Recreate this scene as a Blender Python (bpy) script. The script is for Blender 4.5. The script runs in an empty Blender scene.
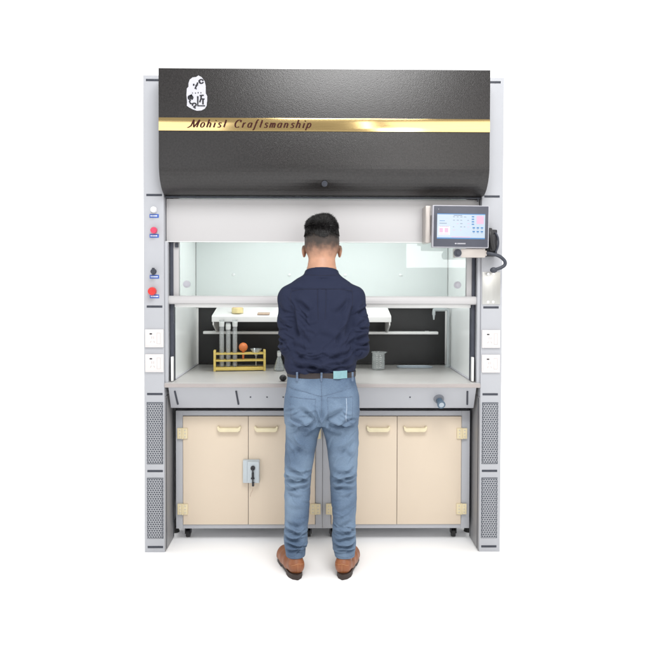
import bpy, bmesh, math, random
import numpy as np
from mathutils import Vector, Matrix, Euler
from mathutils.bvhtree import BVHTree

rnd = random.Random(7)
C = bpy.context.scene.collection
PI = math.pi

# ------------------------------------------------------------------ camera
cam = bpy.data.cameras.new('camera')
co = bpy.data.objects.new('camera', cam)
C.objects.link(co)
cam.sensor_width = 36
cam.lens = 36 * 636.87 / 650
cam.shift_y = -(325 - 297.41) / 650
cam.clip_end = 300
_p, _y, _r = -.0237, -.0116, -.0028
_M = (Matrix.Rotation(_y, 3, 'Z') @ Matrix.Rotation(_p, 3, 'X') @ Matrix.Rotation(_r, 3, 'Y') @ Matrix.Rotation(PI / 2, 3, 'X'))
co.matrix_world = Matrix.Translation((-.0323, -3.1922, 1.3647)) @ _M.to_4x4()
bpy.context.scene.camera = co

# ------------------------------------------------------------------ light
sc = bpy.context.scene
sc.view_settings.view_transform = 'Standard'
sc.view_settings.look = 'None'
sc.view_settings.exposure = 0.22
sc.view_settings.gamma = 1.0
world = bpy.data.worlds.new('World')
sc.world = world
world.use_nodes = True
bg = world.node_tree.nodes['Background']
bg.inputs[0].default_value = (1, 1, 1, 1)
bg.inputs[1].default_value = 1.3
# the studio is white all round except for the dimmer room behind the photographer
_wn = world.node_tree
_tc = _wn.nodes.new('ShaderNodeTexCoord'); _dot = _wn.nodes.new('ShaderNodeVectorMath'); _dot.operation = 'DOT_PRODUCT'
_dot.inputs[1].default_value = (0, -1, 0)
_nm = _wn.nodes.new('ShaderNodeVectorMath'); _nm.operation = 'NORMALIZE'
_wn.links.new(_tc.outputs['Generated'], _nm.inputs[0]); _wn.links.new(_nm.outputs[0], _dot.inputs[0])
_mr = _wn.nodes.new('ShaderNodeMapRange'); _mr.interpolation_type = 'SMOOTHSTEP'
_mr.inputs['From Min'].default_value = .08; _mr.inputs['From Max'].default_value = .80
_mx = _wn.nodes.new('ShaderNodeMix'); _mx.data_type = 'RGBA'
_mx.inputs[6].default_value = (1, 1, 1, 1); _mx.inputs[7].default_value = (.29, .28, .27, 1)
_wn.links.new(_dot.outputs['Value'], _mr.inputs[0]); _wn.links.new(_mr.outputs[0], _mx.inputs[0]); _wn.links.new(_mx.outputs[2], bg.inputs[0])

def lamp(name, loc, target, sx, sy, power, col=(1, 1, 1)):
    l = bpy.data.lights.new(name, 'AREA')
    l.shape = 'RECTANGLE'; l.size = sx; l.size_y = sy; l.energy = power; l.color = col
    o = bpy.data.objects.new(name, l)
    C.objects.link(o)
    o.location = loc
    o.rotation_euler = (Vector(target) - Vector(loc)).to_track_quat('-Z', 'Y').to_euler()
    return o
lamp('softbox_right', (2.5, -4.6, 3.0), (0.3, 0, 1.3), 2.4, 2.2, 27, (1, .965, .92))
lamp('softbox_left', (-2.7, -4.3, 2.7), (0, 0, 1.2), 1.9, 1.9, 15, (.93, .96, 1))
lamp('window_softbox', (1.52, -5.0, 2.12), (.5, 0, 1.6), .78, 1.12, 15, (1, 1, 1))
lamp('strip_softbox', (.90, -5.0, 3.3), (.1, 0, 1.4), .12, 1.6, 5, (1, 1, 1))
lamp('overhead_fill', (.35, -2.7, 4.35), (0, -.5, .6), 2.2, 1.4, 122, (1, 1, 1))  # added fill from above, whitens the floor and models the cloth folds
lamp('hood_lamp', (0, .28, 1.80), (0, .36, 0), 1.2, .16, 6.3, (.97, 1, .99))

# ------------------------------------------------------------------ materials
def mat(name, col, rough=.5, metal=0, nz=0, nscale=20, bump=0, bscale=200, spec=None, emis=None, stretch=None, col2=None, coat=0):
    m = bpy.data.materials.new(name); m.use_nodes = True
    nt = m.node_tree; b = nt.nodes['Principled BSDF']
    b.inputs['Base Color'].default_value = (*col, 1)
    b.inputs['Roughness'].default_value = rough
    b.inputs['Metallic'].default_value = metal
    if coat: b.inputs['Coat Weight'].default_value = coat
    if spec is not None: b.inputs['Specular IOR Level'].default_value = spec
    if emis:
        b.inputs['Emission Color'].default_value = (*col, 1); b.inputs['Emission Strength'].default_value = emis
        b.inputs['Base Color'].default_value = (*[c * .06 for c in col], 1)
    tc = nt.nodes.new('ShaderNodeTexCoord'); mp = nt.nodes.new('ShaderNodeMapping')
    nt.links.new(tc.outputs['Object'], mp.inputs[0])
    if stretch: mp.inputs['Scale'].default_value = stretch
    if nz:
        n = nt.nodes.new('ShaderNodeTexNoise'); n.inputs['Scale'].default_value = nscale; n.inputs['Detail'].default_value = 6
        nt.links.new(mp.outputs[0], n.inputs[0])
        r = nt.nodes.new('ShaderNodeMapRange'); r.inputs['From Min'].default_value = .3; r.inputs['From Max'].default_value = .7
        nt.links.new(n.outputs[0], r.inputs[0])
        mx = nt.nodes.new('ShaderNodeMix'); mx.data_type = 'RGBA'
        c2 = col2 or [min(1, c * (1 + nz)) for c in col]
        c1 = col if col2 else [c * (1 - nz) for c in col]
        mx.inputs[6].default_value = (*c1, 1); mx.inputs[7].default_value = (*c2, 1)
        nt.links.new(r.outputs[0], mx.inputs[0]); nt.links.new(mx.outputs[2], b.inputs['Base Color'])
        r2 = nt.nodes.new('ShaderNodeMapRange'); r2.inputs['To Min'].default_value = rough * .88; r2.inputs['To Max'].default_value = min(1, rough * 1.12)
        nt.links.new(n.outputs[0], r2.inputs[0]); nt.links.new(r2.outputs[0], b.inputs['Roughness'])
    if bump:
        n = nt.nodes.new('ShaderNodeTexNoise'); n.inputs['Scale'].default_value = bscale; n.inputs['Detail'].default_value = 3
        nt.links.new(mp.outputs[0], n.inputs[0])
        bp = nt.nodes.new('ShaderNodeBump'); bp.inputs['Strength'].default_value = bump; bp.inputs['Distance'].default_value = .002
        nt.links.new(n.outputs[0], bp.inputs['Height']); nt.links.new(bp.outputs[0], b.inputs['Normal'])
    return m

def thin_glass(name, tint, edge, haze=0.0, rough=.02, hazecol=(.85, .9, .9)):
    m = bpy.data.materials.new(name); m.use_nodes = True
    nt = m.node_tree; nt.nodes.clear()
    o = nt.nodes.new('ShaderNodeOutputMaterial')
    t = nt.nodes.new('ShaderNodeBsdfTransparent'); t.inputs[0].default_value = (*tint, 1)
    g = nt.nodes.new('ShaderNodeBsdfGlossy'); g.inputs['Roughness'].default_value = rough
    d = nt.nodes.new('ShaderNodeBsdfDiffuse'); d.inputs[0].default_value = (*hazecol, 1)
    lw = nt.nodes.new('ShaderNodeLayerWeight'); lw.inputs[0].default_value = edge
    m1 = nt.nodes.new('ShaderNodeMixShader'); m2 = nt.nodes.new('ShaderNodeMixShader')
    m2.inputs[0].default_value = haze
    nt.links.new(t.outputs[0], m2.inputs[1]); nt.links.new(d.outputs[0], m2.inputs[2])
    if edge > .3:      # lab glass: clear when seen face on, bright towards its rims
        lw.inputs[0].default_value = .5
        pw = nt.nodes.new('ShaderNodeMath'); pw.operation = 'POWER'; pw.inputs[1].default_value = 3.0; nt.links.new(lw.outputs['Facing'], pw.inputs[0])
        ml = nt.nodes.new('ShaderNodeMath'); ml.operation = 'MULTIPLY_ADD'; ml.inputs[1].default_value = .95; ml.inputs[2].default_value = .035; nt.links.new(pw.outputs[0], ml.inputs[0])
        nt.links.new(ml.outputs[0], m1.inputs[0])
    else: nt.links.new(lw.outputs['Fresnel'], m1.inputs[0])
    nt.links.new(m2.outputs[0], m1.inputs[1]); nt.links.new(g.outputs[0], m1.inputs[2])
    nt.links.new(m1.outputs[0], o.inputs[0])
    return m

M = {}
M['floor'] = mat('floor_paint', (.93, .93, .93), .6, nz=.01, nscale=3)
M['steel'] = mat('silver_powder_coat', (.41, .42, .448), .42, nz=.025, nscale=4, bump=.15, bscale=500)
M['steel_shaded'] = mat('shaded_column_coat', (.27, .268, .275), .45, nz=.08, nscale=5, bump=.15, bscale=400, stretch=(1, 1, .15))  # column metal again, darkened to paint in the shade on its inner face
M['header'] = mat('header_coat', (.48, .472, .476), .34, nz=.015, nscale=3, bump=.08, bscale=600)
M['canopy'] = mat('charcoal_textured_coat', (.0155, .0140, .0140), .30, nz=.35, nscale=110, bump=.36, bscale=260, spec=.55)
M['gold'] = mat('brushed_gold', (.80, .595, .27), .13, metal=1, nz=.05, nscale=30, stretch=(.3, 1, 12))
M['black'] = mat('black_plastic', (.018, .018, .022), .4, nz=.2, nscale=40)
M['slot'] = mat('slot_rubber', (.035, .04, .055), .5, nz=.2, nscale=60)
M['seal'] = mat('seal_strip', (.05, .055, .075), .5, nz=.1, nscale=30)
M['ventback'] = mat('vent_hole_shade', (.10, .11, .13), .6, nz=.1, nscale=60)
M['liner'] = mat('white_liner', (.86, .885, .88), .22, nz=.012, nscale=2)
M['upper'] = mat('upper_baffle_coat', (.70, .74, .735), .24, nz=.015, nscale=2)
M['baffle'] = mat('black_baffle', (.018, .018, .019), .42, nz=.15, nscale=12, bump=.08, bscale=400)
M['white'] = mat('white_coat', (.80, .80, .79), .35, nz=.02, nscale=8)
M['worktop'] = mat('worktop_resin', (.42, .412, .40), .3, nz=.03, nscale=9, bump=.05, bscale=300)
M['edge'] = mat('worktop_edge', (.37, .335, .325), .4, nz=.04, nscale=10)
M['door'] = mat('cream_laminate', (.64, .54, .425), .42, nz=.018, nscale=3, bump=.08, bscale=500)
M['handle'] = mat('cream_plastic', (.70, .62, .42), .35, nz=.04, nscale=20)
M['hinge'] = mat('cream_hinge', (.66, .57, .37), .4, nz=.04, nscale=30)
M['lock'] = mat('pale_blue_plastic', (.46, .51, .54), .35, nz=.03, nscale=20)
M['rubber'] = mat('black_rubber', (.010, .010, .011), .45, nz=.2, nscale=60)
M['inox'] = mat('brushed_steel', (.52, .52, .50), .34, metal=1, nz=.06, nscale=30, stretch=(1, 1, .05))
M['chrome'] = mat('tap_coat', (.50, .54, .55), .3, metal=.3, nz=.04, nscale=20)
M['bracket'] = mat('bracket_metal', (.50, .46, .43), .35, metal=.4, nz=.05, nscale=10)
M['bezel'] = mat('bezel_plastic', (.060, .064, .085), .35, nz=.08, nscale=20)
M['casing'] = mat('casing_grey', (.42, .42, .46), .35, nz=.04, nscale=20)
M['screen'] = mat('screen_glow', (.66, .80, .95), .2, emis=.66)
M['ui_blue'] = mat('ui_blue', (.10, .34, .75), .3, emis=.6)
M['ui_pink'] = mat('ui_pink', (.80, .50, .68), .3, emis=.85)
M['ui_dark'] = mat('ui_dark', (.20, .26, .42), .3, emis=.6)
M['ui_white'] = mat('ui_white', (.94, .96, 1), .3, emis=.74)
M['red'] = mat('red_plastic', (.62, .035, .03), .3, nz=.06, nscale=40)
M['pinkred'] = mat('crimson_plastic', (.60, .05, .11), .3, nz=.06, nscale=40)
M['knobwhite'] = mat('white_plastic', (.85, .85, .86), .3, nz=.02, nscale=40)
M['label_blue'] = mat('label_blue', (.045, .11, .42), .4, nz=.08, nscale=60)
M['label_white'] = mat('label_print', (.75, .80, .88), .5, nz=.03, nscale=60)
M['socket'] = mat('socket_white', (.66, .635, .63), .35, nz=.02, nscale=30)
M['socket_line'] = mat('socket_line', (.52, .47, .46), .4, nz=.03, nscale=30)
M['wood'] = mat('yellow_lacquer', (.78, .60, .17), .38, nz=.10, nscale=14, stretch=(1, 6, 6))
M['orange'] = mat('orange_rubber', (.74, .21, .06), .42, nz=.06, nscale=30)
M['stopper'] = mat('frosted_glass', (.66, .68, .67), .35, nz=.04, nscale=60)
M['flange'] = mat('flange_grey', (.20, .21, .235), .4, nz=.05, nscale=30)
M['spout'] = mat('spout_blue', (.075, .12, .17), .35, nz=.05, nscale=30)
M['ceramic'] = mat('cup_sink', (.36, .41, .46), .35, nz=.04, nscale=20)
M['tagmark'] = mat('emblem_white', (.46, .46, .50), .5, nz=.03, nscale=60)
M['ink'] = mat('emblem_ink', (.03, .03, .035), .8, nz=.1, nscale=60, spec=.1)
M['letter'] = mat('letter_brown', (.045, .014, .012), .8, nz=.1, nscale=60, spec=.1)
M['jar'] = mat('jar_yellow', (.78, .66, .34), .4, nz=.1, nscale=40)
M['jarcap'] = mat('jar_cap', (.66, .36, .22), .4, nz=.1, nscale=40)
M['card'] = mat('card_brown', (.46, .34, .26), .6, nz=.1, nscale=40)
M['glass'] = thin_glass('sash_glass', (.955, .972, .967), .30, .03)
M['labglass'] = thin_glass('lab_glass', (.95, .96, .96), .42, .15, .05, (.9, .92, .92))
M['labglass2'] = thin_glass('lab_glass_milky', (.95, .96, .96), .42, .17, .05)
M['skin'] = None

# ------------------------------------------------------------------ helpers
class MB:
    def __init__(s): s.bm = bmesh.new()
    def box(s, x0, x1, y0, y1, z0, z1, bev=0, rot=None, mi=0):
        b = bmesh.new(); bmesh.ops.create_cube(b, size=1)
        for v in b.verts:
            v.co = Vector(((x0 + x1) / 2 + v.co.x * (x1 - x0), (y0 + y1) / 2 + v.co.y * (y1 - y0), (z0 + z1) / 2 + v.co.z * (z1 - z0)))
        if bev: bmesh.ops.bevel(b, geom=b.edges[:], offset=bev, segments=2, profile=.6, affect='EDGES')
        if rot: 
            c, R = rot
            for v in b.verts: v.co = R @ (v.co - Vector(c)) + Vector(c)
        s.add(b, mi); return s
    def add(s, b, mi=0):
        for f in b.faces: f.material_index = mi
        me = bpy.data.meshes.new('t'); b.to_mesh(me); b.free(); s.bm.from_mesh(me); bpy.data.meshes.remove(me)
    def cyl(s, p0, p1, r, r2=None, n=24, mi=0):
        p0 = Vector(p0); p1 = Vector(p1); r2 = r if r2 is None else r2
        b = bmesh.new(); bmesh.ops.create_cone(b, cap_ends=True, segments=n, radius1=r, radius2=r2, depth=(p1 - p0).length)
        q = Vector((0, 0, 1)).rotation_difference(p1 - p0)
        for v in b.verts: v.co = q @ v.co + (p0 + p1) / 2
        s.add(b, mi); return s
    def ball(s, c, r, sc=(1, 1, 1), mi=0, n=20):
        b = bmesh.new(); bmesh.ops.create_uvsphere(b, u_segments=n, v_segments=n // 2 + 2, radius=r)
        for v in b.verts: v.co = Vector((v.co.x * sc[0], v.co.y * sc[1], v.co.z * sc[2])) + Vector(c)
        s.add(b, mi); return s
    def lathe(s, prof, c=(0, 0, 0), n=32, mi=0):
        b = bmesh.new(); rings = []
        for r, z in prof:
            rings.append([b.verts.new((c[0] + max(r, 1e-5) * math.cos(2 * PI * k / n), c[1] + max(r, 1e-5) * math.sin(2 * PI * k / n), c[2] + z)) for k in range(n)])
        for i in range(len(rings) - 1):
            for k in range(n):
                b.faces.new((rings[i][k], rings[i][(k + 1) % n], rings[i + 1][(k + 1) % n], rings[i + 1][k]))
        s.add(b, mi); return s
    def tube(s, pts, r, n=12, mi=0):
        P = [Vector(p) for p in pts]
        # catmull resample
        Q = []
        for i in range(len(P) - 1):
            a = P[max(i - 1, 0)]; b_ = P[i]; c = P[i + 1]; d = P[min(i + 2, len(P) - 1)]
            m = 6 if len(P) > 2 else 1
            for k in range(m):
                t = k / m
                Q.append(.5 * ((2 * b_) + (c - a) * t + (2 * a - 5 * b_ + 4 * c - d) * t * t + (3 * b_ - a - 3 * c + d) * t ** 3))
        Q.append(P[-1])
        b = bmesh.new(); rings = []; up = Vector((0.123, .3, 1)).normalized()
        for i, p in enumerate(Q):
            t = (Q[min(i + 1, len(Q) - 1)] - Q[max(i - 1, 0)]).normalized()
            x = (up - t * up.dot(t)); x = x.normalized() if x.length > 1e-4 else t.orthogonal().normalized()
            up = x; y = t.cross(x)
            rings.append([b.verts.new(p + (x * math.cos(2 * PI * k / n) + y * math.sin(2 * PI * k / n)) * r) for k in range(n)])
        for i in range(len(rings) - 1):
            for k in range(n): b.faces.new((rings[i][k], rings[i][(k + 1) % n], rings[i + 1][(k + 1) % n], rings[i + 1][k]))
        b.faces.new(rings[0][::-1]); b.faces.new(rings[-1])
        s.add(b, mi); return s
    def prism(s, pts, y0, y1, axis='Y', mi=0, bev=0):
        """pts: outline in (x,z) extruded along y, or (y,z) extruded along x"""
        b = bmesh.new()
        def P(p, t): return (p[0], t, p[1]) if axis == 'Y' else (t, p[0], p[1])
        a = [b.verts.new(P(p, y0)) for p in pts]; c = [b.verts.new(P(p, y1)) for p in pts]
        n = len(pts)
        b.faces.new(a); b.faces.new(c[::-1])
        for k in range(n): b.faces.new((a[k], c[k], c[(k + 1) % n], a[(k + 1) % n]))
        bmesh.ops.recalc_face_normals(b, faces=b.faces[:])
        if bev: bmesh.ops.bevel(b, geom=b.edges[:], offset=bev, segments=2, profile=.6, affect='EDGES')
        s.add(b, mi); return s
    def build(s, name, mats, parent=None, smooth=True, origin=None, recalc=True):
        if recalc: bmesh.ops.recalc_face_normals(s.bm, faces=s.bm.faces[:])
        me = bpy.data.meshes.new(name); 
        if parent is not None: off = wloc(parent)
        else: off = Vector(origin or (0, 0, 0))
        for v in s.bm.verts: v.co -= off
        s.bm.to_mesh(me); s.bm.free()
        for m_ in (mats if isinstance(mats, (list, tuple)) else [mats]): me.materials.append(m_)
        if smooth:
            me.shade_smooth() if hasattr(me, 'shade_smooth') else None
            try: me.set_sharp_from_angle(angle=math.radians(35))
            except Exception: pass
        o = bpy.data.objects.new(name, me); C.objects.link(o)
        if parent is not None: o.parent = parent
        else: o.location = off
        return o
def wloc(o):
    v = Vector((0, 0, 0))
    while o is not None: v += o.location; o = o.parent
    return v
def thing(name, label, cat, loc=(0, 0, 0), group=None):
    o = bpy.data.objects.new(name, None); C.objects.link(o); o.location = loc
    o.empty_display_size = .05
    tag(o, label, cat, group); return o
def tag(o, label, cat, group=None):
    o['label'] = label; o['category'] = cat
    if group: o['group'] = group
    return o

# ------------------------------------------------------------------ setting
f = MB(); 
b = bmesh.new(); bmesh.ops.create_grid(b, x_segments=8, y_segments=8, size=60); f.add(b)
fl = f.build('floor', M['floor'], smooth=False); fl['kind'] = 'structure'

# ------------------------------------------------------------------ fume hood
hood = thing('fume_hood', 'tall silver laboratory fume hood with charcoal top cover and gold stripe', 'fume hood', (0, .4, 0))

# charcoal cover with rounded underside
prof = [(-.11, 2.388)]
prof += [(-.11, 1.93)]
for k in range(1, 13):
    a = k / 12 * PI / 2
    prof.append((.02 - .13 * math.cos(a), 1.93 - .135 * math.sin(a)))
prof += [(.05, 1.795), (.05, 2.388)]
canopy = MB().prism(prof, -.797, .797, axis='X', bev=.0015).build('top_cover', M['canopy'], hood)
MB().box(-.797, .797, .012, .03, 1.786, 1.7935, .001).build('lower_seal', M['slot'], canopy)
m = MB(); m.cyl((0.0, -.075, 1.848), (0, -.092, 1.842), .014); m.cyl((0, -.092, 1.842), (0, -.094, 1.841), .009)
m.build('cover_lock', M['slot'], canopy)
MB().box(.770, .776, .01, .02, 1.772, 1.7855).build('corner_clip', M['slot'], canopy)

band = MB().box(-.7965, .7965, -.1135, -.1105, 2.090, 2.152, .0006).build('gold_stripe', M['gold'], hood)
def text(name, body, x, z, y, size, m_, parent, width=None, shear=0, space=1, bold=0):
    cu = bpy.data.curves.new(name, 'FONT'); cu.body = body; cu.size = size; cu.shear = shear; cu.space_character = space
    cu.extrude = .0006; cu.offset = bold
    o = bpy.data.objects.new(name, cu); C.objects.link(o)
    bpy.context.view_layer.update()
    w = o.dimensions.x
    me = bpy.data.meshes.new_from_object(o.evaluated_get(bpy.context.evaluated_depsgraph_get()))
    bpy.data.objects.remove(o)
    me.materials.clear(); me.materials.append(m_)
    sx = (width / w) if width else 1
    o = bpy.data.objects.new(name, me); C.objects.link(o)
    off = wloc(parent); 
    for v in me.vertices:
        c = v.co.copy(); v.co = Vector((x + c.x * sx - off.x, y - c.z - off.y, z + c.y - off.z))
    o.parent = parent
    return o
# slanted thick and thin lettering drawn stroke by stroke
STK = [0]
def stroke(mb, pts, w0, w1, y0, y1, mi=0):
    n = len(pts)
    L = []; Rr = []
    for i, p in enumerate(pts):
        a = Vector(pts[max(i - 1, 0)]); c = Vector(pts[min(i + 1, n - 1)])
        t = (c - a); t = t.normalized() if t.length > 1e-9 else Vector((1, 0)); nn = Vector((-t.y, t.x))
        # pen held at an angle gives thick downstrokes and thin cross strokes
        w = w0 + (w1 - w0) * abs(t.y)
        p = Vector(p); L.append(p + nn * w / 2); Rr.append(p - nn * w / 2)
    STK[0] = (STK[0] + 1) % 9; y0 -= STK[0] * .00005; y1 -= STK[0] * .00005
    b = bmesh.new()
    V4 = [[b.verts.new((p.x, y, p.y)) for p, y in ((L[i], y0), (Rr[i], y0), (Rr[i], y1), (L[i], y1))] for i in range(n)]
    for i in range(n - 1):
        for k in range(4): b.faces.new((V4[i][k], V4[i][(k + 1) % 4], V4[i + 1][(k + 1) % 4], V4[i + 1][k]))
    b.faces.new(V4[0][::-1]); b.faces.new(V4[-1])
    mb.add(b, mi)
def arc(cx, cy, rx, ry, a0, a1, n=9):
    return [(cx + rx * math.cos(math.radians(a0 + (a1 - a0) * k / n)), cy + ry * math.sin(math.radians(a0 + (a1 - a0) * k / n))) for k in range(n + 1)]
G = {
 'M': [[(-.55, -.05), (-.35, -.02), (-.05, .2), (.08, 1)], [(.08, 1), (.42, .0)], [(.42, .0), (.95, 1)], [(.95, 1), (.88, 0), (1.0, 0)]],
 'o': [arc(.28, .32, .26, .32, 0, 360, 14)],
 'h': [[(.05, 1.05), (.05, 0)], [(.05, .4)] + arc(.28, .38, .2, .24, 150, 0, 6) + [(.48, 0), (.58, .06)]],
 'i': [[(.1, .62), (.1, 0), (.22, .05)], [(.12, .86), (.12, .96)]],
 's': [arc(.26, .48, .18, .15, 20, 200, 6) + arc(.24, .17, .2, .17, 70, -150, 8)],
 't': [[(.15, 1.0), (.15, .05), (.3, .02)], [(0, .66), (.34, .66)]],
 'C': [arc(.45, .5, .42, .5, 50, 310, 16), [(.74, .98), (.72, .72)]],
 'r': [[(.05, .64), (.05, 0)], [(.05, .4), (.2, .6), (.38, .62)]],
 'a': [arc(.26, .32, .24, .31, 40, 360, 12), [(.5, .64), (.5, .04), (.6, .02)]],
 'f': [[(.42, 1.0), (.26, 1.05), (.17, .85), (.12, -.2), (-.02, -.34)], [(-.02, .64), (.34, .64)]],
 'm': [[(.05, .64), (.05, 0)], [(.05, .4)] + arc(.22, .4, .15, .22, 150, 0, 5) + [(.37, 0)], [(.37, .4)] + arc(.54, .4, .15, .22, 150, 0, 5) + [(.69, 0), (.78, .05)]],
 'n': [[(.05, .64), (.05, 0)], [(.05, .4)] + arc(.27, .38, .2, .24, 150, 0, 6) + [(.47, 0), (.56, .05)]],
 'p': [[(.05, .64), (.0, -.32)], [(-.08, -.32), (.12, -.32)], arc(.28, .32, .23, .31, 160, -160, 12)],
}
m = MB()
word = 'Mohist Craftsmanship'
H = .036; x = 0; adv = {'M': 1.35, 'C': 1.2, 'm': 1.15, 'i': .62, 'f': .78, 't': .72, 'r': .78, 's': .85, ' ': .95}
tot = sum(adv.get(ch, .98) for ch in word); k = .585 / (tot * H)
for ch in word:
    for st in G.get(ch, []):
        pts = [((x + px) * H * k + (pz * H) * .34 - .642, 2.106 + pz * H) for px, pz in st]
        stroke(m, pts, .0018, .0072, -.1150, -.1130)
    x += adv.get(ch, .98)
m.build('stripe_lettering', M['letter'], band, smooth=False)

# white emblem: irregular stone shape with ink marks
E_ = [(.50, .0), (.72, .01), (.88, .06), (.97, .14), (1.0, .30), (1.0, .42), (.93, .50), (.93, .70), (.88, .84), (.74, .95), (.58, 1.0), (.47, .955), (.30, .945), (.16, .88), (.10, .78), (.10, .68), (.02, .63), (.0, .45), (.03, .25), (.02, .14), (.14, .09), (.30, .04)]
ex0, ez0, ew, eh = -.663, 2.185, .099, .168
def EP(u, v): return (ex0 + u * ew, ez0 + v * eh)
em = MB().prism([EP(*p) for p in E_], -.1125, -.1105).build('emblem', M['tagmark'], hood, smooth=False)
m = MB()
for st in [arc(.72, .83, .10, .055, 20, 340, 10) + [(.78, .80)], [(.60, .86), (.66, .80), (.64, .78)], [(.36, .76), (.35, .71)], [(.55, .80), (.50, .72), (.42, .63), (.50, .62)],
           [(.44, .71), (.56, .74)], [(.28, .50), (.31, .50)], [(.42, .50), (.46, .50)], [(.55, .51), (.59, .51)], [(.68, .51), (.72, .51)],
           arc(.20, .37, .11, .06, -60, 250, 10) + [(.24, .40)], [(.20, .31), (.15, .26), (.20, .20), (.28, .20)], arc(.38, .17, .09, .045, -90, 220, 9), [(.33, .12), (.44, .07)],
           [(.55, .41), (.55, .14), (.90, .14)], [(.64, .43), (.84, .44)], [(.72, .43), (.70, .33), (.64, .24)], [(.70, .34), (.88, .33)], [(.80, .34), (.80, .18)],
           [(.26, .46), (.14, .36)], [(.12, .43), (.27, .33)]]:
    stroke(m, [EP(*p) for p in st], .0050, .0072, -.1140, -.1120)
m.build('emblem_mark', M['ink'], em, smooth=False)

# columns
hexr = .0072
def vent(x0, x1, z0, z1, parent, y=-.0035):
    bm_ = bmesh.new()
    px = hexr * math.sqrt(3); pz = hexr * 1.5
    nx = int((x1 - x0) / px); nz_ = int((z1 - z0) / pz)
    cx0 = (x0 + x1) / 2 - (nx - .5) * px / 2; cz0 = (z0 + z1) / 2 - (nz_ - 1) * pz / 2
    for j in range(nz_):
        for i in range(nx):
            cx = cx0 + i * px + (j % 2) * px / 2; cz = cz0 + j * pz
            O = []; I = []
            for q in range(6):
                a = PI / 6 + q * PI / 3
                O.append(bm_.verts.new((cx + hexr * math.cos(a), y, cz + hexr * math.sin(a))))
                I.append(bm_.verts.new((cx + hexr * .78 * math.cos(a), y, cz + hexr * .78 * math.sin(a))))
            B = [bm_.verts.new((v.co.x, y + .0025, v.co.z)) for v in I]
            for q in range(6):
                r_ = (q + 1) % 6
                bm_.faces.new((O[q], O[r_], I[r_], I[q])); bm_.faces.new((I[q], I[r_], B[r_], B[q]))
    g = MB(); g.add(bm_)
    # dark backing sheet, its colour stands for the shade inside the holes
    h = MB().box(x0 - .001, x1 + .001, y + .0025, .001, z0 - .001, z1 + .001).build('vent_backing', M['ventback'], parent)
    return g.build('vent_grille', M['steel'], parent, smooth=False)
SL = (2.365, 1.797, 1.241, .802, .413, .027)
def column(s, xi, xo):
    a, b_ = sorted((xi, xo)); c = (a + b_) / 2 + .003 * s * -1
    col = MB().box(a, b_, 0, .20, 0, 2.389, .0025).build('side_column', M['steel'], hood)
    for z in SL:
        m = MB()
        m.box(c - .039, c + .039, -.0015, .003, z - .0055, z + .0055, .0012)
        m.build('trim_slot', M['slot'], col)
    vent(c - .040, c + .040, .449, .760, col); vent(c - .040, c + .040, .071, .378, col)
    for z in (1.0825, .958):
        w_ = .046
        m = MB(); m.box(c - w_, c + w_, -.010, .001, z - .045, z + .045, .003)
        m.box(c - w_ + .008, c + w_ - .008, -.0118, -.009, z - .037, z + .037, .001)
        so = m.build('power_socket', M['socket'], col)
        m = MB()
        m.box(c - .022, c - .010, -.0135, -.011, z + .020, z + .026, .0005)
        m.build('switch_mark', M['black'], so)
        m = MB()
        for dx in (-.012, .012, .0):
            pass
        m.box(c - .0135, c - .0105, -.0125, -.011, z - .002, z + .010); m.box(c - .004, c - .001, -.0125, -.011, z - .002, z + .010)
        m.box(c - .018, c - .015, -.0125, -.011, z - .022, z - .012, rot=((c - .0165, 0, z - .017), Matrix.Rotation(.5, 3, 'Y')))
        m.box(c - .001, c + .002, -.0125, -.011, z - .022, z - .012, rot=((c, 0, z - .017), Matrix.Rotation(-.5, 3, 'Y')))
        m.box(c + .014, c + .030, -.0125, -.011, z - .028, z - .0265); m.box(c + .014, c + .030, -.0125, -.011, z + .0265, z + .028)
        m.box(c + .013, c + .0145, -.0125, -.011, z - .028, z + .028); m.box(c + .030, c + .0315, -.0125, -.011, z - .028, z + .028)
        m.build('socket_hole', M['socket_line'], so)
    return col, c
colL, cl = column(-1, -.800, -.901)
colR, cr = column(1, .790, .896)
# knobs and their blue labels on the left column
def knob(x, z, m_, r, depth, label_z, lever=False, big=False):
    m = MB(); m.cyl((x, .001, z), (x, -.012, z), r * .62, n=28)
    m.lathe([(0, 0), (r * .9, 0), (r, .004), (r * .97, depth * .7), (r * .8, depth * .95), (0, depth)], (0, 0, 0))
    bmv = m.bm.verts
    k = MB(); k.cyl((x, .001, z), (x, -.012, z), r * .62, n=28)
    b = bmesh.new()
    prof_ = [(0, 0), (r * .9, 0), (r, .004), (r * .97, depth * .65), (r * .85, depth * .92), (0, depth)]
    n = 28; rings = [[b.verts.new((x + max(a, 1e-5) * math.cos(2 * PI * q / n), -.011 - h, z + max(a, 1e-5) * math.sin(2 * PI * q / n))) for q in range(n)] for a, h in prof_]
    for i in range(len(rings) - 1):
        for q in range(n): b.faces.new((rings[i][q], rings[i][(q + 1) % n], rings[i + 1][(q + 1) % n], rings[i + 1][q]))
    k.add(b); m.bm.free()
    if lever:
        k.box(x - .004, x + .004, -.04, -.012, z - r * 1.3, z + r * 1.3, .002)
    ko = k.build('control_knob', m_, colL)
    lb = MB().box(cl - .023, cl + .023, -.0018, .001, label_z - .009, label_z + .009, .0005).build('knob_label', M['label_blue'], colL)
    t = MB()
    xx = cl - .018
    q = random.Random(int(z * 1000))
    while xx < cl + .016:
        w = q.uniform(.002, .005); t.box(xx, xx + w, -.0026, -.0015, label_z - .0032, label_z + .0034); xx += w + .0016
    # printed line of small characters: part of the label
    t.build('label_print', M['label_white'], colL)
knob(cl + .003, 1.722, M['knobwhite'], .015, .024, 1.693)
knob(cl + .003, 1.620, M['pinkred'], .017, .022, 1.594)
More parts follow.
